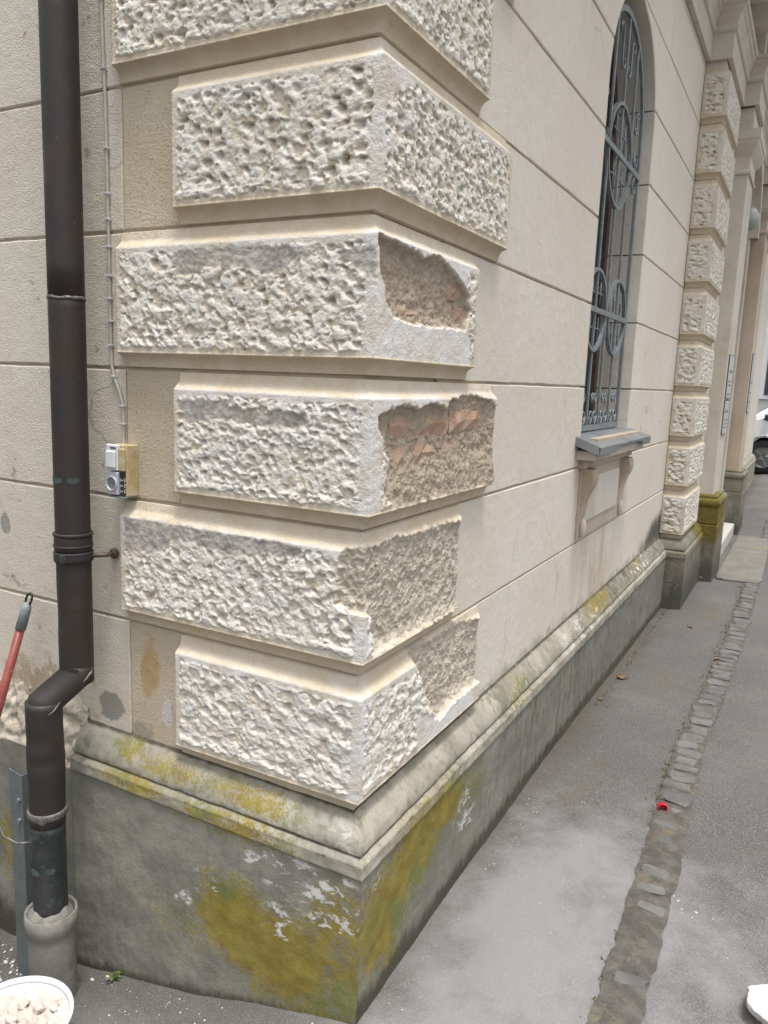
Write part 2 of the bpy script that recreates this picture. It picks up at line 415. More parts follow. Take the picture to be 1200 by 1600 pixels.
M['iron'] = simple('grey_painted_iron', (.17, .20, .215), (.24, .27, .28), 25, .5, .2, .0012, 90, spots=((.10, .065, .045), 40, .66, .5))
M['clay'] = simple('drain_socket_grey', (.16, .155, .138), (.25, .24, .215), 10, .7, 0, .002, 60, spots=((.12, .11, .08), 8, .55, .6))
M['steel_teal'] = simple('grey_green_metal', (.125, .155, .16), (.175, .20, .20), 8, .5, .3, .001, 60, spots=((.28, .28, .27), 20, .66, .4))
M['frame'] = simple('brown_window_paint', (.075, .042, .034), (.11, .07, .055), 30, .5, bump=.001)
M['white_pl'] = simple('white_plastic', (.66, .67, .69), (.60, .61, .64), 30, .35, bump=.0004)
M['grey_pl'] = simple('grey_plastic', (.47, .49, .54), (.40, .42, .46), 40, .45, bump=.0006, spots=((.30, .30, .31), 60, .6, .6))
M['yellow_pl'] = simple('aged_yellow_plastic', (.42, .31, .14), (.52, .45, .30), 45, .55, bump=.001, spots=((.55, .52, .42), 70, .6, .6))
M['black_pl'] = simple('black_plastic', (.018, .018, .018), (.03, .03, .03), 40, .45, bump=.0005)
M['print'] = simple('pale_print', (.5, .5, .48), (.42, .42, .4), 60, .6, bump=0)
M['cable'] = simple('grey_cable', (.37, .35, .31), (.43, .41, .37), 40, .55, bump=.0005)
M['red_paint'] = simple('red_handle', (.22, .045, .038), (.28, .075, .063), 16, .45, bump=.0005, spots=((.45, .25, .22), 30, .63, .5))
M['red_cap'] = simple('red_plastic', (.62, .02, .04), (.52, .015, .03), 20, .35, bump=.0003)
M['tip'] = simple('grey_handle_tip', (.17, .20, .20), (.22, .25, .25), 30, .6, bump=.0006)
M['tub'] = simple('white_tub', (.70, .72, .74), (.64, .66, .68), 12, .35, bump=.0004, spots=((.55, .53, .5), 40, .6, .5))
M['rubble'] = simple('plaster_rubble', (.50, .43, .38), (.58, .52, .475), 22, .95, bump=.006, bscale=70, spots=((.40, .31, .25), 30, .58, .6))
M['chunk'] = simple('white_plaster', (.60, .585, .565), (.50, .48, .455), 14, .92, bump=.006, bscale=50)
M['leaf'] = simple('dry_leaf', (.13, .075, .035), (.20, .13, .065), 60, .8, bump=.001)
M['weed'] = simple('weed_leaf', (.07, .11, .03), (.12, .14, .04), 60, .7, bump=.001)
M['mossy'] = simple('moss', (.085, .085, .02), (.14, .13, .035), 60, .95, bump=.004, bscale=200)
M['slab'] = simple('concrete_slab', (.135, .13, .117), (.18, .174, .16), 5, .88, bump=.004, bscale=60, spots=((.20, .19, .12), 4, .52, .6))
M['step'] = simple('pale_stone_step', (.50, .49, .47), (.43, .41, .38), 8, .8, bump=.002)
M['pil'] = simple('pilaster_plaster', (.52, .475, .41), (.58, .54, .48), 3, .9, bump=.003, bscale=120, spots=((.44, .37, .29), 2.2, .55, .5))
M['pil_tan'] = simple('pilaster_tan', (.46, .375, .295), (.52, .44, .36), 3, .9, bump=.003, bscale=120, spots=((.38, .30, .22), 2.5, .55, .5))
def mat_pedestal():
    t = NT('mossy_pedestal'); x, y, z = t.sep(); n = t.noise(7, 5, .65); n2 = t.noise(40, 4, .6)
    col = t.mix(t.ramp(n, .35, .65), (.16, .148, .115), (.25, .228, .185))
    m = t.mul(t.blob((.25, 4.95, .50), (.4, .75, .36)), 1.5); m = t.ramp(t.add(m, t.mul(t.math('SUBTRACT', n, .5), 1.2)), .3, .8)
    col = t.mix(t.mul(m, .9), col, t.mix(t.ramp(n2, .4, .6), (.17, .13, .018), (.125, .10, .022)))
    d = t.ramp(t.add(z, t.mul(t.math('SUBTRACT', t.noise(1, 5, .6, co=t.stretch(16, 16, 5)), .5), .45)), .05, .34, 1, 0)
    col = t.mix(t.mul(d, .85), col, (.07, .072, .062))
    col = t.mix(t.mul(t.ramp(t.noise(9, 4, .6), .62, .68), t.ramp(z, .3, .1)), col, (.36, .37, .37))
    nb = t.bump(t.add(n2, t.noise(150, 3)), .005, .8); return t.done(col, .9, nb, spec=.25)
M['pedestal'] = mat_pedestal()
M['trim'] = simple('cornice_plaster', (.53, .475, .405), (.585, .54, .48), 4, .9, bump=.002, bscale=120, spots=((.43, .36, .29), 5, .58, .5))
M['soffit'] = simple('soffit_plaster', (.36, .30, .235), (.42, .36, .29), 4, .9, bump=.002)
M['backing'] = simple('wall_core', (.40, .33, .25), (.47, .40, .31), 8, .95, bump=.003)
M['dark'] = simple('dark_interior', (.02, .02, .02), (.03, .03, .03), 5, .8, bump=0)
def glass_mat(name, c, r=.04):
    t = NT(name); return t.done(t.mix(t.ramp(t.noise(1.5), .3, .7), c, tuple(a * 1.5 for a in c)), r, t.bump(t.noise(3), .003, .3), 0, .8)
M['glass'] = glass_mat('window_glass', (.045, .06, .062))
M['car_glass'] = glass_mat('car_glass', (.01, .014, .013))
M['car_paint'] = simple('white_car_paint', (.72, .73, .74), (.70, .71, .72), 2, .22, bump=0, spec=.6)
M['tyre'] = simple('tyre_rubber', (.012, .012, .012), (.02, .02, .02), 30, .8, bump=.002)
M['rim'] = simple('wheel_rim', (.30, .31, .32), (.25, .26, .27), 10, .3, .8, bump=0)
M['plaque'] = simple('pale_plaque', (.50, .51, .52), (.45, .46, .47), 6, .4, bump=0)
M['plaque_edge'] = simple('plaque_edge', (.05, .05, .055), None, 6, .5, bump=0)
M['lamp_glass'] = simple('green_lamp_glass', (.34, .385, .355), (.30, .34, .315), 6, .3, bump=0, spec=.6)
M['far_wall'] = simple('far_facade', (.58, .565, .55), (.53, .515, .495), 1.2, .9, bump=.003, bscale=30)

# ---------------------------------------------------------------- dimensions
H = .33
def G(k): return 2.10 - H * k               # groove below course k
def gz(x, y):
    """ground height"""
    x = np.asarray(x, float); y = np.asarray(y, float)
    lx = np.interp(x, [-3, -1.2, -.87, -.66, -.43, -.22, .04, .3], [-.33, -.31, -.262, -.213, -.158, -.090, -.022, 0])
    ay = np.interp(y, [-1.5, -.6, -.05, .2, .7, 1.3, 1.8, 2.6, 4.1, 8], [-.02, -.02, -.014, .0, .015, .026, .022, .004, -.008, 0])
    return lx + ay

# ---------------------------------------------------------------- ground
def axis(segs):
    out = []
    for a, b, st in segs: out += list(np.arange(a, b, st))
    return np.array(out + [segs[-1][1]])
gx = axis([(-220, -20, 20), (-20, -4, 2), (-4, -1.4, .2), (-1.4, 1.4, .025), (1.4, 4, .2), (4, 20, 2), (20, 220, 20)])
gy = axis([(-220, -20, 20), (-20, -3, 1), (-3, -1, .2), (-1, 6, .03), (6, 10, .2), (10, 30, 2), (30, 220, 20)])
X, Y = np.meshgrid(gx, gy)
Z = gz(X, Y) + .004 * fbm(X * 1.6, Y * 1.6, 3, 3) * (np.abs(X) < 3) + .0015 * fbm(X * 9, Y * 9, 5, 2) * (np.abs(X) < 1.5)
nr, nc = X.shape; ii = np.arange(nr * nc).reshape(nr, nc)
Fq = np.stack([ii[:-1, :-1], ii[:-1, 1:], ii[1:, 1:], ii[1:, :-1]], -1).reshape(-1, 4)
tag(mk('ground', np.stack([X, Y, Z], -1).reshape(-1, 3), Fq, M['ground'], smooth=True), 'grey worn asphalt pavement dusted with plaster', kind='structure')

# cobble strip: a bed of dirt with setts
ys = np.arange(-.9, 9.0, .012); n = len(ys)
mid = np.interp(ys, [-.9, .3, .85, 1.75, 3.2, 5.4, 9], [.57, .585, .577, .545, .570, .562, .555])
w = np.interp(ys, [-.9, .3, .8, 1.4, 1.9, 9], [.054, .054, .058, .056, .054, .054])
xl = mid - w + .007 * fbm(ys * 16, ys * 0 + 1.3, 2, 4, .5); xr = mid + w + .007 * fbm(ys * 16, ys * 0 + 7.3, 4, 4, .5)
cols = 7; V = []
for i in range(n):
    for c in range(cols):
        t = c / (cols - 1); x = xl[i] * (1 - t) + xr[i] * t
        edge = .004 if c in (0, cols - 1) else .0075
        V.append((x, ys[i], float(gz(x, ys[i])) + .0045 + (edge - .004) + .0025 * float(perlin(np.array(x * 30.), np.array(ys[i] * 30.), 8))))
Fq = [(i * cols + c, i * cols + c + 1, (i + 1) * cols + c + 1, (i + 1) * cols + c) for i in range(n - 1) for c in range(cols - 1)]
strip = mk('cobble_strip', V, Fq, M['dirt'], smooth=True)
tag(strip, 'narrow strip of granite setts in dark dirt across the pavement', kind='structure')
rs = random.Random(5)
y = .36
while y < 8.8:
    step = rs.uniform(.068, .105); buried = y < 1.25
    if not (buried and rs.random() < .22):
        m = float(np.interp(y, ys, mid)) + rs.uniform(-.012, .012)
        hw = rs.uniform(.038, .053) * (rs.uniform(.7, 1.0) if buried else 1.0); hl = step / 2 - rs.uniform(.002, .006)
        if buried: hl *= rs.uniform(.5, .9)
        up = rs.uniform(.011, .017) if not buried else rs.uniform(.0085, .0115)
        a = rs.uniform(-.12, .12); z0 = float(gz(m, y)); v = []
        ring = [(-1, -.7), (-.75, -1), (.75, -1), (1, -.7), (1, .7), (.75, 1), (-.75, 1), (-1, .7)]
        for sc, dz in ((1.0, -.02), (1.0, up - .005), (.86, up)):
            for px, py in ring:
                jx = rs.uniform(.78, 1.08); qx = px * hw * sc * jx; qy = py * hl * sc * rs.uniform(.72, 1.06)
                v.append((m + qx * math.cos(a) - qy * math.sin(a), y + qx * math.sin(a) + qy * math.cos(a), z0 + dz + rs.uniform(-.003, .002)))
        v.append((m, y, z0 + up + .001))
        f = [tuple(range(8))[::-1]] + [(r * 8 + k, r * 8 + (k + 1) % 8, (r + 1) * 8 + (k + 1) % 8, (r + 1) * 8 + k) for r in (0, 1) for k in range(8)]
        f += [(16 + k, 16 + (k + 1) % 8, 24) for k in range(8)]
        mk('cobblestone', v, f, M['sett'], strip)
    y += step

# ---------------------------------------------------------------- the old building
B = empty('building'); tag(B, 'old cream plastered building with rusticated corner quoins and mossy plinth', 'building')

# wall core behind the plaster (recessed joints show it)
YE = 13.2
CY, CZ, CR = 2.24, 2.61, .46                # window arch
SILL = 1.235
mb = MB()
mb.box((-6, .006, -.6), (-.012, .35, 7.0))
mb.build('wall_core', M['backing'], B)
mb = MB()
mb.box((-.35, .36, -.6), (-.006, CY - CR - .05, 7.0)); mb.box((-.35, CY + CR + .05, -.6), (-.006, YE, 7.0))
mb.box((-.34, CY - CR - .06, -.6), (-.008, CY + CR + .06, SILL - .03)); mb.box((-.34, CY - CR - .06, CZ + CR + .05), (-.014, CY + CR + .06, 7.0))
mb.build('wall_core', M['backing'], B)

J = .0032
def panel(poly, pf, mat, front=None, back=-.03, bev=.0035):
    fr = random.uniform(-.0008, .0008) if front is None else front
    pts = []; nn = len(poly)
    for i in range(nn):
        a, b_ = np.array(poly[i], float), np.array(poly[(i + 1) % nn], float); L_ = np.linalg.norm(b_ - a); pts.append(tuple(a))
        if L_ > .15:
            m_ = int(L_ / .055); nv_ = np.array([-(b_ - a)[1], (b_ - a)[0]]) / L_
            for q in range(1, m_):
                j_ = random.gauss(0, .0006) + (random.uniform(-.0035, -.001) if random.random() < .05 else 0) * 0
                pts.append(tuple(a + (b_ - a) * (q + random.uniform(-.3, .3)) / m_ + nv_ * j_))
    mb = MB(); prism(mb, pts, pf, fr, back, bev); return mb.build('ashlar_block', mat, B)
def rect(a, b, z0, z1): return [(a, z0), (b, z0), (b, z1), (a, z1)]
# left wall
for k in range(-4, 6):
    z0 = G(k) + J; z1 = G(k - 1) - J
    if k == 5: z0 = .40
    wide = (k % 2 == 0)
    if not wide: panel(rect(-.7035, -.5215, z0, z1), Lp, M['tan'])
    panel(rect(-2.45, -.7065, z0, z1), Lp, M['wallL'])
    panel(rect(-5.0, -2.4535, z0, z1), Lp, M['wallL'])
panel(rect(-6, .0, G(-5) + J, 7), Lp, M['wallL'])
# right wall
def arc(a0, a1, n):
    return [(CY + CR * math.cos(a0 + (a1 - a0) * i / n), CZ + CR * math.sin(a0 + (a1 - a0) * i / n)) for i in range(n + 1)]
def right_course(z0, z1, y0, cuts, y1):
    """panels from y0 to the window, then from the window to y1"""
    L, Rr = CY - CR, CY + CR
    def half(zz): return math.sqrt(max(CR ** 2 - (zz - CZ) ** 2, 0)) if zz > CZ else CR
    a = y0
    for c in cuts: panel(rect(a, c - .001, z0, z1), Rp, M['wallR'], bev=.0015); a = c + .001
    if z1 <= SILL or z0 >= CZ + CR:
        panel(rect(a, CY + .7 - .001, z0, z1), Rp, M['wallR'])
        panel(rect(CY + .7 + .001, y1, z0, z1), Rp, M['wallR']); return
    zb = max(z0, SILL); zt = min(z1, CZ + CR - .002)
    zs = [zb] + [zz for zz in np.linspace(CZ, CZ + CR, 15) if zb < zz < zt] + [zt]
    left = [(a, z0)]
    if z0 < SILL: left += [(CY - .01, z0), (CY - .01, SILL), (L, SILL)]
    else: left += [(CY - half(zb), zb)]
    for zz in zs[1:]: left.append((CY - half(zz), zz))
    if z1 > zt + .003: left += [(CY - .002, z1)]
    left.append((a, z1))
    panel(left, Rp, M['wallR'], back=-.20)
    right = [(y1, z1)]
    if z1 > zt + .003: right += [(CY + .002, z1)]
    for zz in zs[::-1][:-1]: right.append((CY + half(zz), zz))
    if z0 < SILL: right += [(Rr, SILL), (CY - .006, SILL), (CY - .006, z0)]
    else: right += [(CY + half(zb), zb)]
    right.append((y1, z0))
    panel(right, Rp, M['wallR'], back=-.20)
for k in range(-4, 6):
    z0 = G(k) + J; z1 = G(k - 1) - J
    if k == 5: z0 = .40
    wide = (k % 2 == 0)
    y0 = .518 if wide else .7065
    cuts = {0: [.90], 2: [.88], 4: [.885], 5: [1.585], -2: [.9]}.get(k, [])
    if z1 > 3.45: z1 = 3.455
    if z1 <= z0 + .02: continue
    right_course(z0, z1, y0, cuts, 4.075)
mb = MB(); prism(mb, rect(0, YE, 3.46, 7), Rp, 0, -.03); mb.build('upper_wall', M['wallR'], B)
panel(rect(8.47, YE, .40, 3.455), Rp, M['wallR'])

# ---------------------------------------------------------------- quoins (height-field stones)
P = .028
def profile(zr):
    o = np.full(zr.shape, -.024)
    t = np.clip((zr - .005) / .032, 0, 1); cove = .003 + .0235 * (1 - np.sqrt(np.clip(1 - t * t, 0, 1)))
    o = np.where(zr >= .0049, cove, o); o = np.where(zr >= .0369, P + .0005, o); o = np.where(zr >= .041, P, o)
    c = np.clip((zr - .285) / (.3255 - .285), 0, 1); cham = np.interp(c, [0, .06, .42, .50, 1.0], [P, P - .0012, .0105, .0085, .0045])
    o = np.where(zr > .285, cham, o); o = np.where(zr > .3258, -.024, o); return o
def pits(x, y, seed, keep):
    """torn pits: steep lip above, gentle slope below; 0..1"""
    ix = np.floor(x).astype(int); iy = np.floor(y).astype(int); m = np.zeros(x.shape)
    for i in (-1, 0, 1):
        for j in (-1, 0, 1):
            h1 = _h(ix + i, iy + j, seed) / 512.; h2 = _h(ix + i, iy + j, seed + 5) / 512.; h3 = _h(ix + i, iy + j, seed + 9) / 512.; h4 = _h(ix + i, iy + j, seed + 13) / 512.
            dx = x - (ix + i + .15 + .7 * h1); dy = y - (iy + j + .15 + .7 * h2)
            tl = (h4 - .35) * 1.1; dx2 = dx + tl * dy
            wd = .17 + .20 * h3; r_ = np.exp(-(dx2 / wd) ** 2)
            g = np.where(dy > 0, np.exp(-(dy / .085) ** 2), np.exp(-(dy / (.24 + .15 * h4)) ** 2))
            m = np.maximum(m, r_ * g * (h3 < keep) * (.45 + .75 * h4))
    return np.clip(m, 0, 1.1)
def rough_h(u, z, seed, scale=1.0):
    """thrown plaster: ragged lumps of a whiter coat on an ochre base, with torn pits; returns height and lump mask"""
    wx = u + .006 * fbm(u * 38, z * 38, seed + 1, 3); wz = z + .006 * fbm(u * 38 + 9, z * 38, seed + 2, 3)
    k = 1. / (.029 * scale); n_ = fbm(wx * k + .35 * wz * k, wz * k * 1.05, seed + 4, 4, .55)
    lump = sstep(-.46, -.06, n_); core = sstep(-.1, .9, n_)
    s1 = 1. / (.030 * scale); p1 = pits(wx * s1, wz * s1, seed, .62)
    s2 = 1. / (.016 * scale); p2 = pits(wx * s2 + 3.3, wz * s2, seed + 3, .30)
    mixw = sstep(-.5, .5, fbm(u * 5.5, z * 5.5, seed + 8, 2)) * .75 + .25
    h = -.0030 * mixw + mixw * (.0050 * lump + .0022 * core) + .0012 * fbm(wx * 22, wz * 22, seed + 12, 2) - .0165 * p1 * (1.2 - .5 * mixw) - .0075 * p2 * (.4 + .6 * lump)
    h = h + .0013 * fbm(u * 75, z * 75, seed + 7, 3, .65)
    return np.clip(h, -.019, .010), lump
def mort_h(u, z, seed):
    f1, rid = worley(u * 62, z * 62, seed)
    return .0036 * fbm(u * 30, z * 30, seed + 1, 4, .65) + .0042 * sstep(.5, .1, f1) * (rid - .45) + .0014 * perlin(u * 200, z * 200, seed + 2)

def quoin(k, org, xl, yr, res, seed, dmg=(), grey=(), white=0.25, flat=(), mirror=False, name='quoin_block', zb=None):
    """dmg: (side, polygon, depth); grey: left-face polygons in (x, z)"""
    ox, oy = org; z0 = G(k)
    zr = np.unique(np.concatenate([[0, .0046, .005], np.linspace(.0065, .0368, max(5, int(.028 / max(res, .004)))), [.0372, .0408, .0412],
                    np.arange(.0445, .284, res), np.arange(.285, .3245, max(res, .003)), [.3255, .3262, .33]]))
    base = profile(zr)
    out = []
    for side in ('L', 'R'):
        ln = -xl if side == 'L' else yr
        t = np.linspace(0, 1, max(6, int(ln / res)) + 1)
        U, ZR = np.meshgrid((xl * (1 - t)) if side == 'L' else yr * t, zr)
        Zw = z0 + ZR; O = np.repeat(base[:, None], len(t), 1); sd = seed + (0 if side == 'L' else 40)
        ud = U - xl if side == 'L' else yr - U              # distance from the outer end
        uc = np.abs(U)                                      # distance from the corner
        ed = np.minimum(np.minimum(ud - .011, uc - (.022 if side == 'L' else .016)), np.minimum(ZR - .0500, .279 - ZR))
        ed = ed + .0055 * fbm(U * 46, Zw * 46, sd + 11, 3)
        rm = sstep(0, .005, ed)
        gm = np.zeros_like(U)
        if side == 'L':
            for pg in grey: gm = np.maximum(gm, sstep(-.003, .008, poly_sd(U, Zw, pg) + .007 * fbm(U * 40, Zw * 40, sd + 12, 3)))
        fm = np.zeros_like(U)
        for s_, pg in flat:
            if s_ == side: fm = np.maximum(fm, sstep(-.004, .010, poly_sd(U, Zw, pg) + .010 * fbm(U * 34, Zw * 34, sd + 19, 3)))
        # smooth trowelled band of varying depth under the top edge
        top = .285 - ZR; band = .012 + .016 * np.clip(perlin(U * 7, U * 0 + seed * 1.7, sd + 13), 0, 1) + .006 * perlin(U * 45, Zw * 45, sd + 14)
        rm = rm * sstep(-.002, .004, top - band)
        rm = rm * (1 - gm) * (1 - fm)
        hh, lmp = rough_h(U, Zw, sd, (1.0 if side == 'L' else .84) * {1: 1.12, 2: .96, 3: .92, 4: 1.0, 5: 1.22}.get(k, 1.0))
        hh = hh * ({1: 1.1, 2: .92, 3: .95, 4: 1.0, 5: .95}.get(k, 1.0) if org == (0, 0) else 1.25)
        hh = np.where(ZR < .07, hh + .002, hh)
        O = O + rm * hh + .0007 * fbm(U * 20, Zw * 20, sd + 15, 3) * (O > 0) - .0015 * gm * (1 + fbm(U * 60, Zw * 60, sd + 16, 3))
        dm = np.zeros_like(U)
        for s_, pg, depth in dmg:
            if s_ != side: continue
            d = poly_sd(U, Zw, pg) + .003 + .0065 * fbm(U * 42, Zw * 42, sd + 17, 3)
            mk_ = sstep(-.002, .006, d)
            dep = depth(U, Zw) if callable(depth) else depth
            slope = sstep(0, .03, d)
            O = O * (1 - mk_) + mk_ * (dep + .006 * (1 - slope) + mort_h(U, Zw, sd + 18)); dm = np.maximum(dm, mk_)
        O = np.where((ZR > .3258) | (ZR < .0049), np.minimum(O, -.024), O)
        wm = np.clip(white * .5 + sstep(.05, .0, uc) * .9 * white * 2 + sstep(.23, .282, ZR) * .45 * (ZR < .288) + fm * .75, 0, 1) * np.where(ZR > .288, .35, 1.0) * (ZR > .042) * (1 - dm)
        # chips along the arris
        out.append([side, t, U, ZR, Zw, O, rm, gm, dm, wm, hh, lmp])
    oc = out[0][5][:, -1] + .0010 * perlin(zr * 90, zr * 0 + seed, seed + 21) - .004 * np.clip(perlin(zr * 38, zr * 0 + seed, seed + 22) - .45, 0, 1)
    for e in out:
        uc = np.abs(e[2]); wgt = sstep(.012, 0, uc); e[5] = e[5] * (1 - wgt) + wgt * oc[:, None]
    Vs = []; Fs = []; As = []; b = 0
    for side, t, U, ZR, Zw, O, rm, gm, dm, wm, hh, lmp in out:
        if side == 'L': A = xl + (oc[:, None] - xl) * t[None, :]
        else: A = -oc[:, None] + (yr + oc[:, None]) * t[None, :]
        Zd = Zw - .32 * rm * (hh - .002) * sstep(.045, .075, ZR)
        if side == 'L': px, py = ox + A, oy - O
        else: px, py = ox + O, oy + A
        if mirror: py = 2 * mirror - py
        nr, nc = U.shape
        # end cap column
        cap_i = 0 if side == 'L' else nc - 1
        cx, cy = px[:, cap_i].copy(), py[:, cap_i].copy()
        if side == 'L': cy = np.full_like(cy, (oy + .02) if not mirror else (2 * mirror - oy - .02))
        else: cx = np.full_like(cx, ox - .02)
        V = np.stack([px, py, Zd], -1).reshape(-1, 3); ii = b + np.arange(nr * nc).reshape(nr, nc)
        Fq = np.stack([ii[:-1, :-1], ii[:-1, 1:], ii[1:, 1:], ii[1:, :-1]], -1).reshape(-1, 4)
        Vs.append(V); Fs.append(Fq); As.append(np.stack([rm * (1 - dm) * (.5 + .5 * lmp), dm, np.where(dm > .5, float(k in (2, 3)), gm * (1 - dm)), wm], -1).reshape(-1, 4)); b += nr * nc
        Vs.append(np.stack([cx, cy, Zw[:, 0]], -1)); jj = b + np.arange(nr); Fs.append(np.stack([ii[:-1, cap_i], ii[1:, cap_i], jj[1:], jj[:-1]], -1))
        As.append(np.zeros((nr, 4))); b += nr
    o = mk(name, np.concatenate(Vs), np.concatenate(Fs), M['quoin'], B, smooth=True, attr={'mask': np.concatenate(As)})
    return o

DM = {}
DM[2] = [('R', [(-.010, 1.716), (.023, 1.724), (.114, 1.721), (.204, 1.708), (.282, 1.723), (.37, 1.697), (.445, 1.665), (.473, 1.618), (.45, 1.571), (.346, 1.569), (.22, 1.564), (.151, 1.562), (.08, 1.568), (.043, 1.601), (.02, 1.656), (.010, 1.692)], lambda u, z: .008 + .006 * sstep(1.70, 1.735, z) + .003 * fbm(u * 9, z * 9, 71, 2))]
DM[3] = [('R', [(.033, 1.358), (.083, 1.374), (.158, 1.381), (.217, 1.37), (.253, 1.38), (.316, 1.385), (.358, 1.368), (.396, 1.393), (.482, 1.404), (.56, 1.407), (.629, 1.395), (.70, 1.375), (.71, 1.305), (.72, 1.239), (.72, 1.155), (.489, 1.149), (.217, 1.149), (.125, 1.152), (.067, 1.189), (.083, 1.253), (.068, 1.303), (.039, 1.329)],
          lambda u, z: .007 + .012 * sstep(1.27, 1.19, z + .02 * fbm(u * 9, z * 9, 77, 2)) + .010 * sstep(.60, .70, u))]
DM[4] = [('R', [(-.03, 1.078), (.092, 1.084), (.139, 1.088), (.217, 1.070), (.329, 1.076), (.54, 1.065), (.54, .819), (.30, .822), (.042, .832), (.037, .919), (.02, .932), (-.03, .934)], lambda u, z: .010 + .004 * fbm(u * 6, z * 6, 31, 2)),
         ('L', [(-.046, 1.071), (-.052, 1.007), (-.060, .948), (-.016, .935), (.06, .934), (.06, 1.085)], .012)]
DM[5] = [('R', [(.233, .795), (.333, .769), (.525, .770), (.72, .735), (.72, .627), (.72, .538), (.521, .548), (.423, .527), (.352, .596), (.30, .688), (.249, .757)], lambda u, z: .006 + .004 * fbm(u * 6, z * 6, 33, 2))]
GR = {2: [[(-.527, 1.712), (-.365, 1.714), (-.208, 1.709), (-.174, 1.688), (-.24, 1.65), (-.311, 1.659), (-.421, 1.669), (-.522, 1.648)], [(-.109, 1.695), (.0, 1.70), (.0, 1.631), (-.077, 1.671)]],
      3: [[(-.505, 1.368), (-.421, 1.374), (-.271, 1.356), (-.149, 1.362), (-.157, 1.324), (-.27, 1.320), (-.382, 1.330), (-.49, 1.308)]],
      4: [[(-.693, 1.063), (-.587, 1.070), (-.4, 1.066), (-.15, 1.063), (-.15, 1.034), (-.361, 1.010), (-.502, 1.027), (-.588, .978), (-.693, .972)]]}
FL = {1: [('R', [(-.02, 2.09), (.16, 2.09), (.13, 2.035), (.07, 2.01), (.03, 1.97), (-.02, 1.96)])],
      2: [('R', [(-.02, 1.76), (.50, 1.76), (.44, 1.70), (.47, 1.60), (.49, 1.46), (-.02, 1.46)])],
      3: [('R', [(-.02, 1.44), (.75, 1.44), (.75, 1.30), (.06, 1.30), (.05, 1.12), (-.02, 1.12)])],
      5: [('R', [(.28, .60), (.40, .545), (.73, .54), (.73, .45), (.28, .45)]), ('L', [(-.10, .78), (.02, .78), (.02, .72), (-.06, .735)])]}
quoins = {}
for k in range(-4, 6):
    wide = (k % 2 == 0)
    if k == -4: continue
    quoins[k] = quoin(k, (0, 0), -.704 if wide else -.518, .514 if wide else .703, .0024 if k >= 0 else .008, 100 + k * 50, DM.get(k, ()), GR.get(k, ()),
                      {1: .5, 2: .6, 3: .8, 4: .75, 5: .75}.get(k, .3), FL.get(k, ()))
# exposed bricks
def brick(parent, y0, y1, z0, z1, front, seed):
    front += .0045
    r = random.Random(seed); nu, nv = 5, 3; v = []
    for j in range(nv):
        for i in range(nu):
            u = y0 + (y1 - y0) * i / (nu - 1); z = z0 + (z1 - z0) * j / (nv - 1)
            e = (i in (0, nu - 1)) or (j in (0, nv - 1))
            v.append((front - .002 + r.uniform(-.003, .002) - (r.uniform(.003, .009) if e else 0), u + r.uniform(-.009, .009), z + r.uniform(-.006, .006)))
    n = nu * nv; v += [(-.035, a[1], a[2]) for a in v[:n]]
    f = [(j * nu + i, j * nu + i + 1, (j + 1) * nu + i + 1, (j + 1) * nu + i) for j in range(nv - 1) for i in range(nu - 1)]
    per = list(range(nu)) + [nu * j + nu - 1 for j in range(1, nv)] + [nu * (nv - 1) + i for i in range(nu - 2, -1, -1)] + [nu * j for j in range(nv - 2, 0, -1)]
    f += [(per[i], per[i] + n, per[(i + 1) % len(per)] + n, per[(i + 1) % len(per)]) for i in range(len(per))]
    mk('brick', v, f, M['brick'], parent)
for i, a in enumerate([(.085, .20, 1.566, 1.606, .012), (.245, .30, 1.580, 1.612, .0085), (.395, .475, 1.575, 1.628, .013), (.35, .445, 1.640, 1.676, .012), (.035, .085, 1.642, 1.685, .007)]):
    brick(quoins[2], *a, 10 + i)
for i, a in enumerate([(.085, .235, 1.305, 1.358, .009), (.250, .395, 1.306, 1.362, .009), (.415, .61, 1.312, 1.366, .012), (.20, .325, 1.236, 1.290, .012), (.10, .185, 1.238, 1.280, .012), (.36, .50, 1.240, 1.292, .008), (.54, .66, 1.375, 1.398, .009)]):
    brick(quoins[3], *a, 40 + i)

# ---------------------------------------------------------------- plinth with torus moulding
def plinth_profile(z):
    o = np.where(z < .335, .064, .0)
    o = np.where((z >= .335) & (z < .366), .0685 - .003 * sstep(.335, .366, z), o)
    o = np.where((z >= .366) & (z < .380), .0655 - .018 * (z - .366) / .014, o)
    q = np.clip((z - .386) / .066, 0, 1); ov = .006 + .047 * (1 - q ** 1.7)
    o = np.where((z >= .380), ov, o); o = np.where(z >= .4505, np.minimum(ov, np.maximum(.02 - (z - .4505) * 2.2, -.004)), o)
    return o
zp = np.unique(np.concatenate([np.arange(-.42, .33, .011), np.arange(.33, .384, .003), np.arange(.384, .452, .004), [.4506, .456, .462, .47]]))
def plinth_grid(side, u, seed):
    U, Z = np.meshgrid(u, zp); O = np.repeat(plinth_profile(zp)[:, None], len(u), 1)
    wear = np.clip(fbm(U * 11, Z * 11, seed + 1, 4) - .35, 0, 1)
    O = O + .0022 * fbm(U * 9, Z * 9, seed, 4) + .0010 * perlin(U * 60, Z * 60, seed + 2) - .006 * wear * (Z > .33) * (Z < .445)
    edge = sstep(.45, .9, perlin(U * 26, U * 0 + seed, seed + 3)) ; O = O - .007 * edge * ((Z > .338) & (Z < .366))
    return U, Z, O
uL = np.linspace(-.872, 0, 120); uR = np.unique(np.concatenate([np.linspace(0, 1.4, 190), np.linspace(1.4, 4.02, 200)]))
Vs = []; Fs = []; As = []; b = 0
UL, ZL, OL = plinth_grid('L', uL, 301); UR, ZR_, OR = plinth_grid('R', uR, 351)
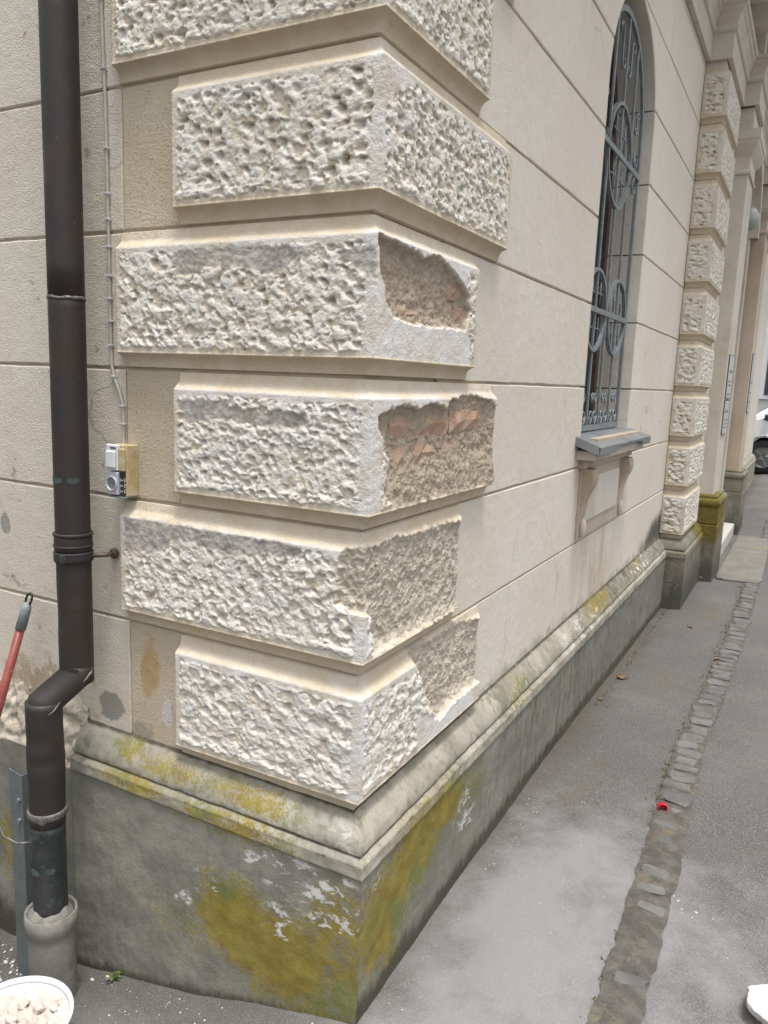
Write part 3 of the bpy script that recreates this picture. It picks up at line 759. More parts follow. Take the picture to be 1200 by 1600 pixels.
oc = plinth_profile(zp) + .002 * perlin(zp * 30, zp * 0, 9) - .006 * np.clip(perlin(zp * 18, zp * 0 + 3, 19) - .2, 0, 1)
wL = sstep(.03, 0, np.abs(UL)); OL = OL * (1 - wL) + wL * oc[:, None]; wR = sstep(.03, 0, UR); OR = OR * (1 - wR) + wR * oc[:, None]
def gbl(U, Z, c, r): return np.clip(1.35 - np.hypot((U - c[0]) / r[0], (Z - c[1]) / r[1]), 0, 1)
def mx(*a):
    m = a[0]
    for q in a[1:]: m = np.maximum(m, q)
    return m
mould_L = sstep(.333, .345, ZL); mould_R = sstep(.333, .345, ZR_)
algL = mx(gbl(UL, ZL, (-.34, .10), (.12, .12)), gbl(UL, ZL, (-.20, .05), (.19, .13)), gbl(UL, ZL, (-.04, .08), (.11, .21)), gbl(UL, ZL, (-.48, .02), (.2, .10)) * .35, gbl(UL, ZL, (-.70, .43), (.07, .03)) * .62, gbl(UL, ZL, (-.55, .415), (.16, .035)) * .5,
          gbl(UL, ZL, (-.66, .36), (.14, .03)) * .65, gbl(UL, ZL, (-.38, .35), (.2, .035)) * .6, gbl(UL, ZL, (-.30, .42), (.15, .03)) * .6)
algL = np.where(gbl(UL, ZL, (-.035, .05), (.055, .13)) > .35, algL * .6, algL)
whL = mx(gbl(UL, ZL, (-.20 , .285 ), (.11, .05)) , gbl(UL, ZL, (-.10, .235), (.08, .05)), gbl(UL, ZL, (-.06, .25), (.07, .08)), gbl(UL, ZL, (-.42, .165), (.04, .04)) * .7, gbl(UL, ZL, (-.49, .10), (.03, .03)) * .7, gbl(UL, ZL, (-.2, .15), (.06, .09)) * .5, gbl(UL, ZL, (-.25, .42), (.2, .05)) * .22, gbl(UL, ZL, (-.03, .40), (.1, .06)) * .3)
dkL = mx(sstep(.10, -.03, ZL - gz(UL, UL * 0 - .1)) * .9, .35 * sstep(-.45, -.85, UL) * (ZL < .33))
algR = mx(gbl(UR, ZR_, (.10, .17), (.12, .14)), gbl(UR, ZR_, (.24, .25), (.16, .12)), gbl(UR, ZR_, (.40, .29), (.14, .08)), gbl(UR, ZR_, (2.25, .42), (.25, .06)) * .6, gbl(UR, ZR_, (1.05, .40), (.15, .06)) * .4, gbl(UR, ZR_, (.63, .25), (.10, .09)) * .45, gbl(UR, ZR_, (3.2, .42), (.3, .05)) * .35)
whR = mx(gbl(UR, ZR_, (.05, .30), (.05, .06)) * .4, gbl(UR, ZR_, (3.3, .41), (.5, .06)) * .45, gbl(UR, ZR_, (.55, .20), (.10, .10)) * .45, gbl(UR, ZR_, (1.9, .40), (.5, .06)) * .4)
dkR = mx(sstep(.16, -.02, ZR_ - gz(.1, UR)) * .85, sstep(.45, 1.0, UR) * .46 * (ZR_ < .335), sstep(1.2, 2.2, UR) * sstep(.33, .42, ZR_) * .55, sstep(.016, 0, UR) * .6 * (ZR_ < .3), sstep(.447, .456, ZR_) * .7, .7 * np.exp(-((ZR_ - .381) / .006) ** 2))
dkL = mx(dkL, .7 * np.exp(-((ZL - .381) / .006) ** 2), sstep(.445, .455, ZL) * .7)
for side, U, Z, O, al, wh, dk, mo in (('L', UL, ZL, OL, algL, whL, dkL, mould_L * .62), ('R', UR, ZR_, OR, algR, whR, dkR, mould_R)):
    if side == 'L': t = (U + .872) / .872; px = -.872 + (oc[:, None] + .872) * t; py = -O
    else: px = O; py = np.where(U < .4, -oc[:, None] + (U / .4) * (.4 + oc[:, None]), U)
    nr, nc = U.shape; ii = b + np.arange(nr * nc).reshape(nr, nc)
    Vs.append(np.stack([px, py, Z], -1).reshape(-1, 3)); Fs.append(np.stack([ii[:-1, :-1], ii[:-1, 1:], ii[1:, 1:], ii[1:, :-1]], -1).reshape(-1, 4))
    As.append(np.stack([al, wh, dk, mo * .95], -1).reshape(-1, 4)); b += nr * nc
    if side == 'L':
        jj = b + np.arange(nr); Vs.append(np.stack([px[:, 0], np.full(nr, .03), Z[:, 0]], -1)); Fs.append(np.stack([ii[:-1, 0], ii[1:, 0], jj[1:], jj[:-1]], -1)); As.append(np.tile([0, 0, .3, .6], (nr, 1))); b += nr
mk('plinth', np.concatenate(Vs), np.concatenate(Fs), M['plinth'], B, smooth=True, attr={'mask': np.concatenate(As)})
# plinth left of the corner pedestal: cement face, moulding broken away to rubble
u = np.linspace(-2.9, -.868, 260); zz = np.arange(-.5, .56, .008); U, Z = np.meshgrid(u, zz)
topz = .335 + .012 * fbm(U * 5, U * 0 + 2, 61, 3); ru = sstep(-.004, .010, Z - topz)
O = .046 + .002 * fbm(U * 8, Z * 8, 62, 4); rub = .030 - .034 * sstep(.36, .53, Z) + .015 * fbm(U * 24, Z * 24, 63, 4, .6) + .008 * mort_h(U, Z, 64) / .005
rub = np.where(Z > .50 + .03 * fbm(U * 9, U * 0, 65, 2), -.01, rub)
O = O * (1 - ru) + ru * rub
nr, nc = U.shape; ii = np.arange(nr * nc).reshape(nr, nc)
mk('broken_plinth', np.stack([U, -(O - .02 * ru), Z], -1).reshape(-1, 3), np.stack([ii[:-1, :-1], ii[:-1, 1:], ii[1:, 1:], ii[1:, :-1]], -1).reshape(-1, 4), M['plinth'], B, smooth=True,
   attr={'mask': np.stack([gbl(U, Z, (-1.15, .0), (.2, .12)) * .5, ru * .0, .25 * (1 - ru) + .5 * sstep(-.1, -.3, Z), ru], -1).reshape(-1, 4)})

mk('exposed_rubble', np.stack([U, -np.where(Z > topz - .012, O + .0005, O - .03), Z], -1).reshape(-1, 3), np.stack([ii[:-1, :-1], ii[:-1, 1:], ii[1:, 1:], ii[1:, :-1]], -1).reshape(-1, 4), M['quoin'], B, smooth=True,
   attr={'mask': np.stack([ru * 0, ru * 0 + 1, ru * 0, ru * 0], -1).reshape(-1, 4)})
# ---------------------------------------------------------------- window: joinery, grille, sill, apron
win = empty('window'); win.parent = B
XW = -.175
def arch_pts(cy, hw, zb, zs, n=18):
    return [(cy - hw, zb)] + [(cy + hw * math.cos(math.pi * (1 - i / n)), zs + hw * math.sin(math.pi * (1 - i / n))) for i in range(n + 1)] + [(cy + hw, zb)]
def ring_frame(mb, cy, hw, zb, zs, wd, x0, x1, n=18):
    o = arch_pts(cy, hw, zb, zs, n); i_ = arch_pts(cy, hw - wd, zb + wd, zs, n); m = len(o); v = []
    for x in (x0, x1): v += [(x, a, c) for a, c in o] + [(x, a, c) for a, c in i_]
    f = []
    for k in range(m):
        j = (k + 1) % m
        f += [(k, j, m + j, m + k), (2 * m + k, 2 * m + j, 3 * m + j, 3 * m + k), (m + k, m + j, 3 * m + j, 3 * m + k), (k, j, 2 * m + j, 2 * m + k)]
    return mb.add(v, f)
mb = MB(); ring_frame(mb, CY, CR + .02, SILL - .02, CZ, .075, XW - .05, XW); mb.build('frame', M['frame'], win)
mb = MB(); mb.box((XW - .045, CY - .035, SILL + .055), (XW + .008, CY + .035, CZ - .032), .004); mb.build('mullion', M['frame'], win)
mb = MB(); mb.box((XW - .045, CY - .40, CZ - .03), (XW + .012, CY + .40, CZ + .03), .004); mb.build('transom', M['frame'], win)
for s in (-1, 1):
    for z0, z1 in ((SILL + .055, 1.90), (1.935, CZ - .03)):
        mb = MB(); y0, y1 = sorted((CY + s * .036, CY + s * .404)); mb.box((XW - .028, y0, z0), (XW - .022, y1, z1)); mb.build('pane', M['glass'], win)
    mb = MB(); y0, y1 = sorted((CY + s * .036, CY + s * .404)); mb.box((XW - .04, y0, 1.90), (XW + .004, y1, 1.935)); mb.build('glazing_bar', M['frame'], win)
hp = arch_pts(CY, .404, CZ + .03, CZ)[1:-1]; hp = [p for p in hp if p[1] >= CZ + .03]
mb = MB(); nn = len(hp); mb.add([(XW - .022, a, c) for a, c in hp] + [(XW - .028, a, c) for a, c in hp], [tuple(range(nn)), tuple(range(nn, 2 * nn))[::-1]] + [(i, (i + 1) % nn, nn + (i + 1) % nn, nn + i) for i in range(nn)]); mb.build('fanlight_pane', M['glass'], win)
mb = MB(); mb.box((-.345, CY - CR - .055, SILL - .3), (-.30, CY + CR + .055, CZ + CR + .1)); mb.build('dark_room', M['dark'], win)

gr = empty('window_grille'); gr.parent = B
XG = -.045; GC = 2.22; GH = .40; GS = 2.61; GB = 1.262
def rod(name, pts2, r=.0062, n=6):
    mb = MB(); mb.tube([(XG, a, c) for a, c in pts2], r, n); return mb.build(name, M['iron'], gr, True)
def flat(name, y0, y1, z0, z1, d=.006, xo=0.):
    mb = MB(); mb.box((XG - d + xo, y0, z0), (XG + d + xo, y1, z1), .0015); return mb.build(name, M['iron'], gr)
def circ(c, r, a0=0, a1=2 * math.pi, n=40): return [(c[0] + r * math.cos(a0 + (a1 - a0) * i / n), c[1] + r * math.sin(a0 + (a1 - a0) * i / n)) for i in range(n + 1)]
def hoop(name, c, r, w=.013, d=.008):
    mb = MB(); n = 44; v = []
    for i in range(n):
        a = 2 * math.pi * i / n
        for rr in (r, r - w):
            for x in (XG - d - .001, XG + d + .001): v.append((x, c[0] + rr * math.cos(a), c[1] + rr * math.sin(a)))
    f = []
    for i in range(n):
        j = (i + 1) % n
        f += [(4 * i, 4 * j, 4 * j + 1, 4 * i + 1), (4 * i + 2, 4 * i + 3, 4 * j + 3, 4 * j + 2), (4 * i + 1, 4 * j + 1, 4 * j + 3, 4 * i + 3), (4 * i, 4 * i + 2, 4 * j + 2, 4 * j)]
    mb.add(v, f); return mb.build(name, M['iron'], gr)
def spiral(name, c, r0, r1, a0, turns, tail=None, r=.0042):
    n = 30; pts = [(c[0] + (r0 + (r1 - r0) * i / n) * math.cos(a0 + turns * 2 * math.pi * i / n), c[1] + (r0 + (r1 - r0) * i / n) * math.sin(a0 + turns * 2 * math.pi * i / n)) for i in range(n + 1)]
    if tail: pts = pts + tail
    rod(name, pts, r, 6)
mb = MB(); ring_frame(mb, GC, GH + .012, GB - .012, GS, .024, XG - .007, XG + .007); mb.build('outer_frame', M['iron'], gr)
for yv in (GC - .20, GC, GC + .20): flat('vertical_bar', yv - .007, yv + .007, GB, GS + math.sqrt(GH ** 2 - (yv - GC) ** 2) - .005, .005)
flat('cross_rail', GC - GH, GC + GH, 2.428, 2.452, .004, .009); flat('cross_rail', GC - GH, GC + GH, 1.756, 1.779, .004, .009)
hoop('hoop', (GC, 2.44), .216); hoop('hoop', (GC - .20, 1.768), .176); hoop('hoop', (GC + .20, 1.768), .176)
for c, r in (((GC, 2.44), .216), ((GC - .20, 1.768), .176), ((GC + .20, 1.768), .176)):
    for s in (-1, 1):
        for q in (-1, 1):
            yy = c[0] + s * r * .38; zz_ = c[1] + q * r * .42
            rod('small_cross', [(yy, zz_ - r * .28), (yy, zz_ + r * .28)], .0035, 5); rod('small_cross', [(yy - r * .22, zz_), (yy + r * .22, zz_)], .0035, 5)
for s in (-1, 1):
    for yc in (GC - .30, GC - .10, GC + .10, GC + .30):
        spiral('scroll', (yc + s * .038, GB + .05), .036, .010, math.pi / 2 - s * math.pi / 2, -s * 1.4)
        spiral('scroll', (yc + s * .022, GB + .135), .022, .007, -math.pi / 2, s * 1.3)
    spiral('scroll', (GC + s * .33, 2.39), .045, .012, math.pi / 2, s * 1.5); spiral('scroll', (GC + s * .33, 2.50), .045, .012, -math.pi / 2, -s * 1.5)
    for cy_, cz_, hh_ in ((GC + s * .085, 2.86, .115), (GC + s * .30, 2.66, .075)):
        n = 26; up_ = [(cy_ + s * (.30 * hh_ - (.30 * hh_ * (1 - .7 * i / n)) * math.cos(4.4 * i / n)), cz_ + .45 * hh_ + .30 * hh_ * (1 - .7 * i / n) * math.sin(4.4 * i / n)) for i in range(n + 1)]
        dn_ = [(2 * cy_ - a_, 2 * cz_ - c_) for a_, c_ in up_]
        rod('scroll', dn_[::-1] + up_, .0045, 6)

sl = empty('window_sill'); sl.parent = B
mb = MB(); mb.box((-.06, 1.735, 1.145), (.078, 2.745, 1.185), .004); mb.build('sill_stone', M['trim'], sl)
v = []; ysl = np.linspace(1.70, 2.775, 14); rr = random.Random(3)
for yy in ysl:
    j = rr.uniform(-.003, .003); fl = .032 if not (2.02 < yy < 2.60) else .010
    v += [(-.17, yy, 1.252), (.0, yy, 1.238), (.098 + j, yy, 1.206 + j), (.104 + j, yy, 1.203 + j), (.103 + j, yy, 1.203 - fl)]
f = [(i * 5 + j, (i + 1) * 5 + j, (i + 1) * 5 + j + 1, i * 5 + j + 1) for i in range(13) for j in range(4)]
nv = len(v)
for e in (0, 13): v += [(0.0, ysl[e], 1.205), (.10, ysl[e], 1.172)]
f += [(1, 2, nv + 1, nv), (13 * 5 + 1, 13 * 5 + 2, nv + 3, nv + 2)]
zs_ = mk('zinc_cover', v, f, M['zinc'], sl); md = zs_.modifiers.new('t', 'SOLIDIFY'); md.thickness = .003
mb = MB(); mb.box((-.1, 1.79, 1.19), (.07, 2.69, 1.232)); mb.build('mortar_bed', M['backing'], sl)

ap = empty('window_apron'); ap.parent = B
mb = MB(); prism(mb, [(1.80, .80), (2.68, .80), (2.68, 1.143), (1.80, 1.143)], Rp, .012, -.02, .004); mb.build('apron_field', M['pil_tan'], ap)
mb = MB(); prism(mb, [(1.905, .865), (2.50, .865), (2.50, 1.055), (1.905, 1.055)], Rp, .021, .005, .007); mb.build('raised_panel', M['wallR'], ap)
mb = MB(); prism(mb, [(1.775, 1.105), (2.705, 1.105), (2.705, 1.1435), (1.775, 1.1435)], Rp, .034, -.02, .006); mb.build('bed_moulding', M['pil_tan'], ap)
for yc in (1.842, 2.578):
    prof = [(.0135, .86), (.020, .90), (.028, .955), (.042, 1.0), (.060, 1.035), (.066, 1.065), (.060, 1.09), (.056, 1.1035)]; v = []
    for yy in (yc - .036, yc - .028, yc + .028, yc + .036):
        dd = .006 if yy in (yc - .036, yc + .036) else 0
        v += [(max(o - dd, .0125), yy, z) for o, z in prof]
    n = len(prof); f = [(a * n + i, (a + 1) * n + i, (a + 1) * n + i + 1, a * n + i + 1) for a in range(3) for i in range(n - 1)]
    nv = len(v)
    v += [(.012, yy, z) for yy in (yc - .036, yc + .036) for o, z in prof]
    f += [(i, i + 1, nv + i + 1, nv + i) for i in range(n - 1)] + [(3 * n + i, 3 * n + i + 1, nv + n + i + 1, nv + n + i) for i in range(n - 1)]
    mk('console', v, f, M['pil_tan'], ap)
    mb = MB(); mb.lathe([(.0, .06), (.012, .05), (.017, .02), (.012, -.02), (.0, -.03)], (.022, yc, .83), 10); mb.build('console_drop', M['pil'], ap, True)

# ---------------------------------------------------------------- projecting bay: quoins, wall, pilasters, portal
BX, BY, BE = .125, 4.08, 8.47
mb = MB(); mb.box((-.2, BY + .006, -.5), (BX - .006, 5.0, 6.9)); mb.box((-.2, 7.8, -.5), (BX - .006, BE - .006, 6.9)); mb.box((-.2, 4.999, 3.86), (BX - .008, 7.801, 6.88))
mb.build('bay_wall', M['wallR'], B)
for k in range(-3, 6):
    quoin(k, (BX, BY), -.122, .70, .0042, 900 + k * 50, white=.3)
    quoin(k, (BX, BY), -.122, .70, .012, 1500 + k * 50, white=.3, mirror=(BY + BE) / 2)
mb = MB()
PL = [(.064, -.4), (.064, .335), (.0685, .336), (.066, .366), (.048, .379), (.048, .381)] + [(.006 + .047 * (1 - q ** 1.7), .386 + .066 * q) for q in np.linspace(0, 1, 9)] + [(0, .454), (-.06, .452), (-.06, -.4)]
sweep(mb, [(-.05, BY), (BX, BY), (BX, 4.98)], PL); mb.build('bay_plinth', M['pedestal'], B)
mb = MB(); sweep(mb, [(BX, 7.55), (BX, BE), (-.05, BE)], PL); mb.build('bay_plinth', M['pedestal'], B)
mb = MB(); sweep(mb, [(.0, BE), (.0, YE), (-.4, YE)], PL); mb.build('far_plinth', M['plinth'], B)
def pilaster(y0, y1, tan):
    p = empty('pilaster'); p.parent = B
    def ring(x, ya, yb): return [(-.05, ya), (x, ya), (x, yb), (-.05, yb)]
    mb = MB(); sweep(mb, ring(.0, y0 + .0, y1), [(.262, -.3), (.262, .435), (.258, .44), (.258, .443), (.262, .447), (.262, .575), (.255, .58), (-.02, .58), (-.02, -.3)]) if False else None
    mb.box((-.05, y0, -.3), (.285, y1, .437), .006); mb.build('pedestal_block', M['pedestal'], p)
    mb = MB(); mb.box((-.05, y0 + .002, .441), (.283, y1 - .002, .572), .006); mb.build('pedestal_block', M['pedestal'], p)
    mb = MB(); tor = [(0, .573)] + [(.018 * math.cos(a) + .0, .604 + .031 * math.sin(a)) for a in np.linspace(-1.4, 1.4, 8)] + [(-.012, .637), (-.012, .655), (-.03, .668), (-.2, .668), (-.2, .573)]
    sweep(mb, [(-.05, y0 + .012), (.272, y0 + .012), (.272, y1 - .012), (-.05, y1 - .012)], tor); mb.build('base_moulding', M['pedestal'], p)
    mb = MB(); mb.box((-.05, y0 + .045, .66), (.225, y1 - .045, 3.02), .005); mb.build('shaft', M['pil_tan'] if tan else M['pil'], p)
    mb = MB(); cap = [(0, 3.00), (.012, 3.0), (.016, 3.015), (.012, 3.03), (.004, 3.035), (.004, 3.12), (.03, 3.16), (.05, 3.20), (.054, 3.225), (.06, 3.23), (.06, 3.29), (.0, 3.30), (-.15, 3.30), (-.15, 3.0)]
    sweep(mb, [(-.05, y0 + .045), (.225, y0 + .045), (.225, y1 - .045), (-.05, y1 - .045)], cap); mb.build('capital', M['trim'], p)
    mb = MB(); mb.box((-.05, y0 + .05, 3.302), (.222, y1 - .05, 3.452)); mb.build('impost_block', M['trim'], p)
    return p
pilaster(4.955, 5.50, False); pilaster(7.30, 7.845, True)
# portal arch
mb = MB(); n = 24; yc, rx, rz, z0 = 6.40, .90, .70, 2.93
def el(s, i): a = math.pi * (1 - i / n); return (yc + rx * s * math.cos(a), z0 + rz * s * math.sin(a))
v = []
for i in range(n + 1):
    a, c = el(1.0, i); d, e = el(.86, i); v += [(.17, a, c), (.17, d, e), (-.05, d, e), (-.05, a, c)]
f = [(4 * i + q, 4 * i + 4 + q, 4 * i + 4 + (q + 1) % 4, 4 * i + (q + 1) % 4) for i in range(n) for q in range(4)]
mb.add(v, f); mb.build('portal_arch', M['trim'], B)
mb = MB(); mb.box((-.06, 5.50, .0), (.10, 5.62, 2.93), .004); mb.build('portal_jamb', M['pil'], B)
mb = MB(); mb.box((-.06, 7.18, .0), (.10, 7.30, 2.93), .004); mb.build('portal_jamb', M['pil'], B)
dr = empty('entrance_door'); dr.parent = B
mb = MB(); mb.box((-.11, 5.621, .12), (-.06, 7.179, 3.6)); mb.build('door_leaf', M['frame'], dr)
for y0 in (5.70, 6.45):
    for z0_, z1_ in ((.3, 1.0), (1.15, 2.6)):
        mb = MB(); mb.box((-.059, y0, z0_), (-.045, y0 + .62, z1_), .01); mb.build('door_panel', M['frame'], dr)
mb = MB(); mb.box((-.1, 5.502, -.2), (.245, 7.298, .115), .008); mb.build('doorstep', M['step'], B)
# entablature that breaks forward over the bay and the pilasters
ENT = [(0, 3.456), (.028, 3.456), (.028, 3.60), (.040, 3.606), (.047, 3.62), (.047, 3.635), (.040, 3.648), (.044, 3.66), (.060, 3.70), (.074, 3.715), (.074, 3.735), (.086, 3.742), (.090, 3.765), (.030, 3.775), (.024, 3.78), (.024, 4.12)]
TOP = [(.024, 4.12), (.05, 4.125), (.06, 4.15), (.08, 4.16), (.36, 4.17), (.36, 4.27), (.40, 4.30), (.42, 4.36), (.42, 4.40), (0, 4.42), (-.1, 4.42), (-.1, 4.12)]
plan = [(0, -.3), (0, BY), (BX, BY), (BX, 4.99), (.222, 4.99), (.222, 5.47), (BX, 5.47), (BX, 7.33), (.222, 7.33), (.222, 7.81), (BX, 7.81), (BX, BE), (0, BE), (0, YE)]
mb = MB(); sweep(mb, plan, ENT + [(-.1, 4.12), (-.1, 3.456)]); mb.build('entablature', M['trim'], B)
mb = MB(); sweep(mb, [(0, -.3), (0, BY - .2), (BX + .12, BY - .2), (BX + .12, BE + .2), (0, BE + .2), (0, YE)], [(o, z + .001) for o, z in TOP]); mb.build('cornice', M['soffit'], B)
yb = [.6, 1.5, 2.4, 3.3]
for yy in yb:
    mb = MB(); mb.box((.02, yy - .07, 3.9), (.30, yy + .07, 4.16), .015); mb.build('cornice_bracket', M['trim'], B)
for xx, yy in ((BX + .02, 4.28), (BX + .02, 4.75), (.24, 5.23), (BX + .02, 6.0), (BX + .02, 6.8), (.24, 7.57)):
    mb = MB(); mb.box((xx, yy - .08, 3.86), (xx + .20, yy + .08, 4.16), .02); mb.build('cornice_bracket', M['trim'], B)

# slab before the door
mb = MB(); pts = [(.295, 5.16), (.31, 5.08), (.36, 5.06), (.56, 5.08), (.61, 5.11), (.625, 5.20), (.60, 7.05), (.57, 7.18), (.50, 7.22), (.295, 7.22)]
zz0 = .012; n = len(pts); ins = inset(pts, .012)
mb.add([(a, b_, zz0 + .004) for a, b_ in ins] + [(a, b_, zz0 - .004) for a, b_ in pts] + [(a, b_, -.05) for a, b_ in pts], [tuple(range(n))] + [(r * n + i, r * n + (i + 1) % n, (r + 1) * n + (i + 1) % n, (r + 1) * n + i) for r in (0, 1) for i in range(n)])
tag(mb.build('paving_slab', M['slab']), 'large concrete slab with rounded corners before the entrance step', kind='structure')

# ---------------------------------------------------------------- plaques and lamp on the portal
def plaque(y0, y1, z0, z1, x, label, lines):
    p = empty('wall_plaque', (x, (y0 + y1) / 2, z0)); tag(p, label, 'plaque', 'plaques on the portal pilasters')
    def pm(name, a, b, mat, bev=0.):
        mb = MB(); q = np.array(p.location); mb.box(tuple(np.array(a) - q), tuple(np.array(b) - q), bev); return mb.build(name, mat, p)
    pm('backing_plate', (x, y0, z0), (x + .006, y1, z1), M['plaque_edge'])
    pm('face_plate', (x + .0062, y0 + .008, z0 + .006), (x + .010, y1, z1 - .006), M['plaque'], .001)
    for zc, h in lines: pm('text_line', (x + .0101, y0 + .05, z0 + zc), (x + .0106, y1 - .05, z0 + zc + h), M['tip'])
plaque(5.06, 5.40, 1.395, 1.73, .225, 'upper pale plaque with dark edge on the nearer portal pilaster', ((.03, .012), (.10, .012), (.13, .012), (.2, .02)))
plaque(5.06, 5.40, 1.12, 1.387, .225, 'lower pale plaque with dark edge on the nearer portal pilaster', ((.05, .010), (.08, .010), (.11, .010), (.17, .02)))
plaque(7.40, 7.74, 1.25, 1.85, .225, 'tall pale plaque on the farther portal pilaster', ((.1, .014), (.2, .014), (.3, .02)))
lp = empty('wall_lamp', (.10, 5.95, 2.88)); lp.scale = (.8, .8, .8); tag(lp, 'round greenish glass lamp hanging beneath the portal arch', 'lamp')
mb = MB(); mb.lathe([(.001, -.13), (.05, -.12), (.09, -.08), (.105, -.02), (.095, .04), (.06, .09), (.03, .105)], (.10, 0, 0), 20); mb.build('glass_globe', M['lamp_glass'], lp, True)
mb = MB(); mb.tube([(-.16, 0, .16), (.02, 0, .20), (.10, 0, .17), (.10, 0, .10)], .012, 8); mb.build('lamp_arm', M['iron'], lp, True)
mb = MB(); mb.lathe([(.0, .13), (.035, .128), (.04, .10), (.0, .099)], (.10, 0, 0), 14); mb.build('lamp_cap', M['iron'], lp)

# ---------------------------------------------------------------- downpipe
PX, PY, PR = -.812, -.085, .0435
dp = empty('downpipe', (PX, PY, 0)); tag(dp, 'dark brown metal downpipe with soldered swan neck beside the quoins', 'downpipe')
def dent_pipe(name, pts, r, mat, dents=(), n=32):
    mb = MB(); mb.tube(pts, r, n, True); v = np.array(mb.v)
    for c, rad, dep in dents:
        d = np.linalg.norm((v - np.array(c)) / np.array(rad), axis=1); axis_pt = np.stack([np.full(len(v), pts[0][0]), np.full(len(v), pts[0][1]), v[:, 2]], 1)
        dirn = axis_pt - v; dirn /= np.linalg.norm(dirn, axis=1)[:, None] + 1e-9
        v += dirn * (dep * np.exp(-d * d))[:, None]
    mb.v = [tuple(p) for p in v]; return mb.build(name, mat, dp, True)
zt = list(np.arange(.66, 7, .05))
dent_pipe('upper_pipe', [(0, 0, z) for z in np.arange(1.602, 7.0, .08)], PR * .995, M['pipe'])
dent_pipe('middle_pipe', [(0, 0, z) for z in np.linspace(.615, 1.6045, 46)], PR, M['pipe'], [((.03, -.06, .86), (.03, .05, .012), .004), ((-.01, -.07, .80), (.035, .05, .03), .004)])
dent_pipe('swan_neck', [(0, .0, .660), (0, -.004, .632), (0, -.101, .590), (0, -.105, .562)], PR * 1.01, M['pipe'])
LX, LY = .0, -.105
dent_pipe('lower_pipe', [(LX, LY, z) for z in np.arange(.26, .60, .014)], [PR * (1.03 + .06 * math.exp(-((z - .42) / .06) ** 2)) for z in np.arange(.26, .60, .014)], M['pipe'],
          [((LX + .05, LY - .05, .44), (.05, .04, .012), .007), ((LX - .05, LY - .05, .38), (.03, .04, .05), .006), ((LX + .02, LY - .06, .50), (.05, .04, .02), .004)])
dent_pipe('copper_foot', [(LX, LY, z) for z in np.arange(.0, .27, .02)], PR * 1.0, M['pipe_old'])
def band(name, cz, h, rr, mat, cx=0, cy=0, wob=.0):
    mb = MB(); r = random.Random(name + str(cz)); n = 32; v = []
    for rad, dz in ((PR * .9, -h), (rr, -h), (rr + .001, -h * .5), (rr + .001, h * .5), (rr, h), (PR * .9, h)):
        for k in range(n):
            a = 2 * math.pi * k / n; w = wob * (math.sin(a * 3 + cz) + .6 * math.sin(a * 7))
            v.append((cx + rad * math.cos(a), cy + rad * math.sin(a), cz + dz + w + (r.uniform(-1, 1) * wob * .6 if dz else 0)))
    f = [(q * n + k, q * n + (k + 1) % n, (q + 1) * n + (k + 1) % n, (q + 1) * n + k) for q in range(5) for k in range(n)]
    mb.add(v, f); return mb.build(name, mat, dp, True)
band('solder_seam', 1.603, .0035, PR + .0015, M['solder'], wob=.0016)
for z_, h_ in ((1.015, .004), (.985, .003), (.966, .003)): band('bead', z_, h_, PR + .005, M['pipe'])
band('pipe_sleeve', .991, .022, PR + .0025, M['pipe'])
band('pipe_clamp', .957, .013, PR + .0045, M['pipe'])
mb = MB(); mb.box((.012, -PR - .012, .946), (.022, -PR + .004, .968), .002); mb.build('clamp_lug', M['pipe_old'], dp)
mb = MB(); mb.tube([(PR * .8, .02, .957), (.060, .055, .957), (.064, .083, .957)], .006, 8); mb.tube([(.063, .072, .957), (.0638, .080, .957)], .014, 10); mb.build('wall_bolt', M['frame'], dp, True)
def patch(name, cz, h, a0, a1, rr, cx, cy, mat, seed):
    r = random.Random(seed); n = 12; v = []
    for k in range(n + 1):
        a = a0 + (a1 - a0) * k / n
        for q, s in enumerate((-1, 1)):
            e = h * (1 - .7 * (abs(k - n / 2) / (n / 2)) ** 6) * r.uniform(.75, 1.1)
            v.append((cx + rr * math.cos(a), cy + rr * math.sin(a), cz + s * e))
    mk(name, v, [(2 * k, 2 * k + 2, 2 * k + 3, 2 * k + 1) for k in range(n)], mat, dp, True)
D = math.radians
patch('patina_mark', 1.157, .009, D(205), D(290), PR + .0008, 0, 0, M['patina'], 1); patch('patina_mark', 1.157, .008, D(306), D(345), PR + .0008, 0, 0, M['patina'], 2)
patch('patina_mark', .137, .011, D(205), D(290), PR + .0008, LX, LY, M['patina'], 3); patch('patina_mark', .142, .010, D(308), D(340), PR + .0008, LX, LY, M['patina'], 4)
band('hose_clip', .292, .009, PR + .0055, M['solder'], LX, LY)
mb = MB(); mb.box((LX + .026, LY - .050, .285), (LX + .042, LY - .034, .302), .002); mb.build('clip_screw', M['solder'], dp)
# soldered mitre seams of the swan neck
def seam(name, c, nrm, r, wob, seed):
    rd = random.Random(seed); c = np.array(c, float); nrm = np.array(nrm, float); nrm /= np.linalg.norm(nrm); a = np.cross(nrm, [1, 0, 0]); a /= np.linalg.norm(a); b2 = np.cross(nrm, a); pts = []
    for k in range(41):
        t_ = 2 * math.pi * k / 40; pts.append(c + r * (math.cos(t_) * a * 1.06 + math.sin(t_) * b2) + nrm * rd.uniform(-wob, wob))
    mb = MB(); mb.tube(pts, [rd.uniform(.002, .0038) for _ in pts], 6); mb.build(name, M['solder'], dp, True)
seam('neck_seam', (0, -.002, .636), (0, -.55, .83), PR * 1.02, .0012, 5); seam('neck_seam', (0, -.1035, .586), (0, -.55, .83), PR * 1.02, .0012, 6)

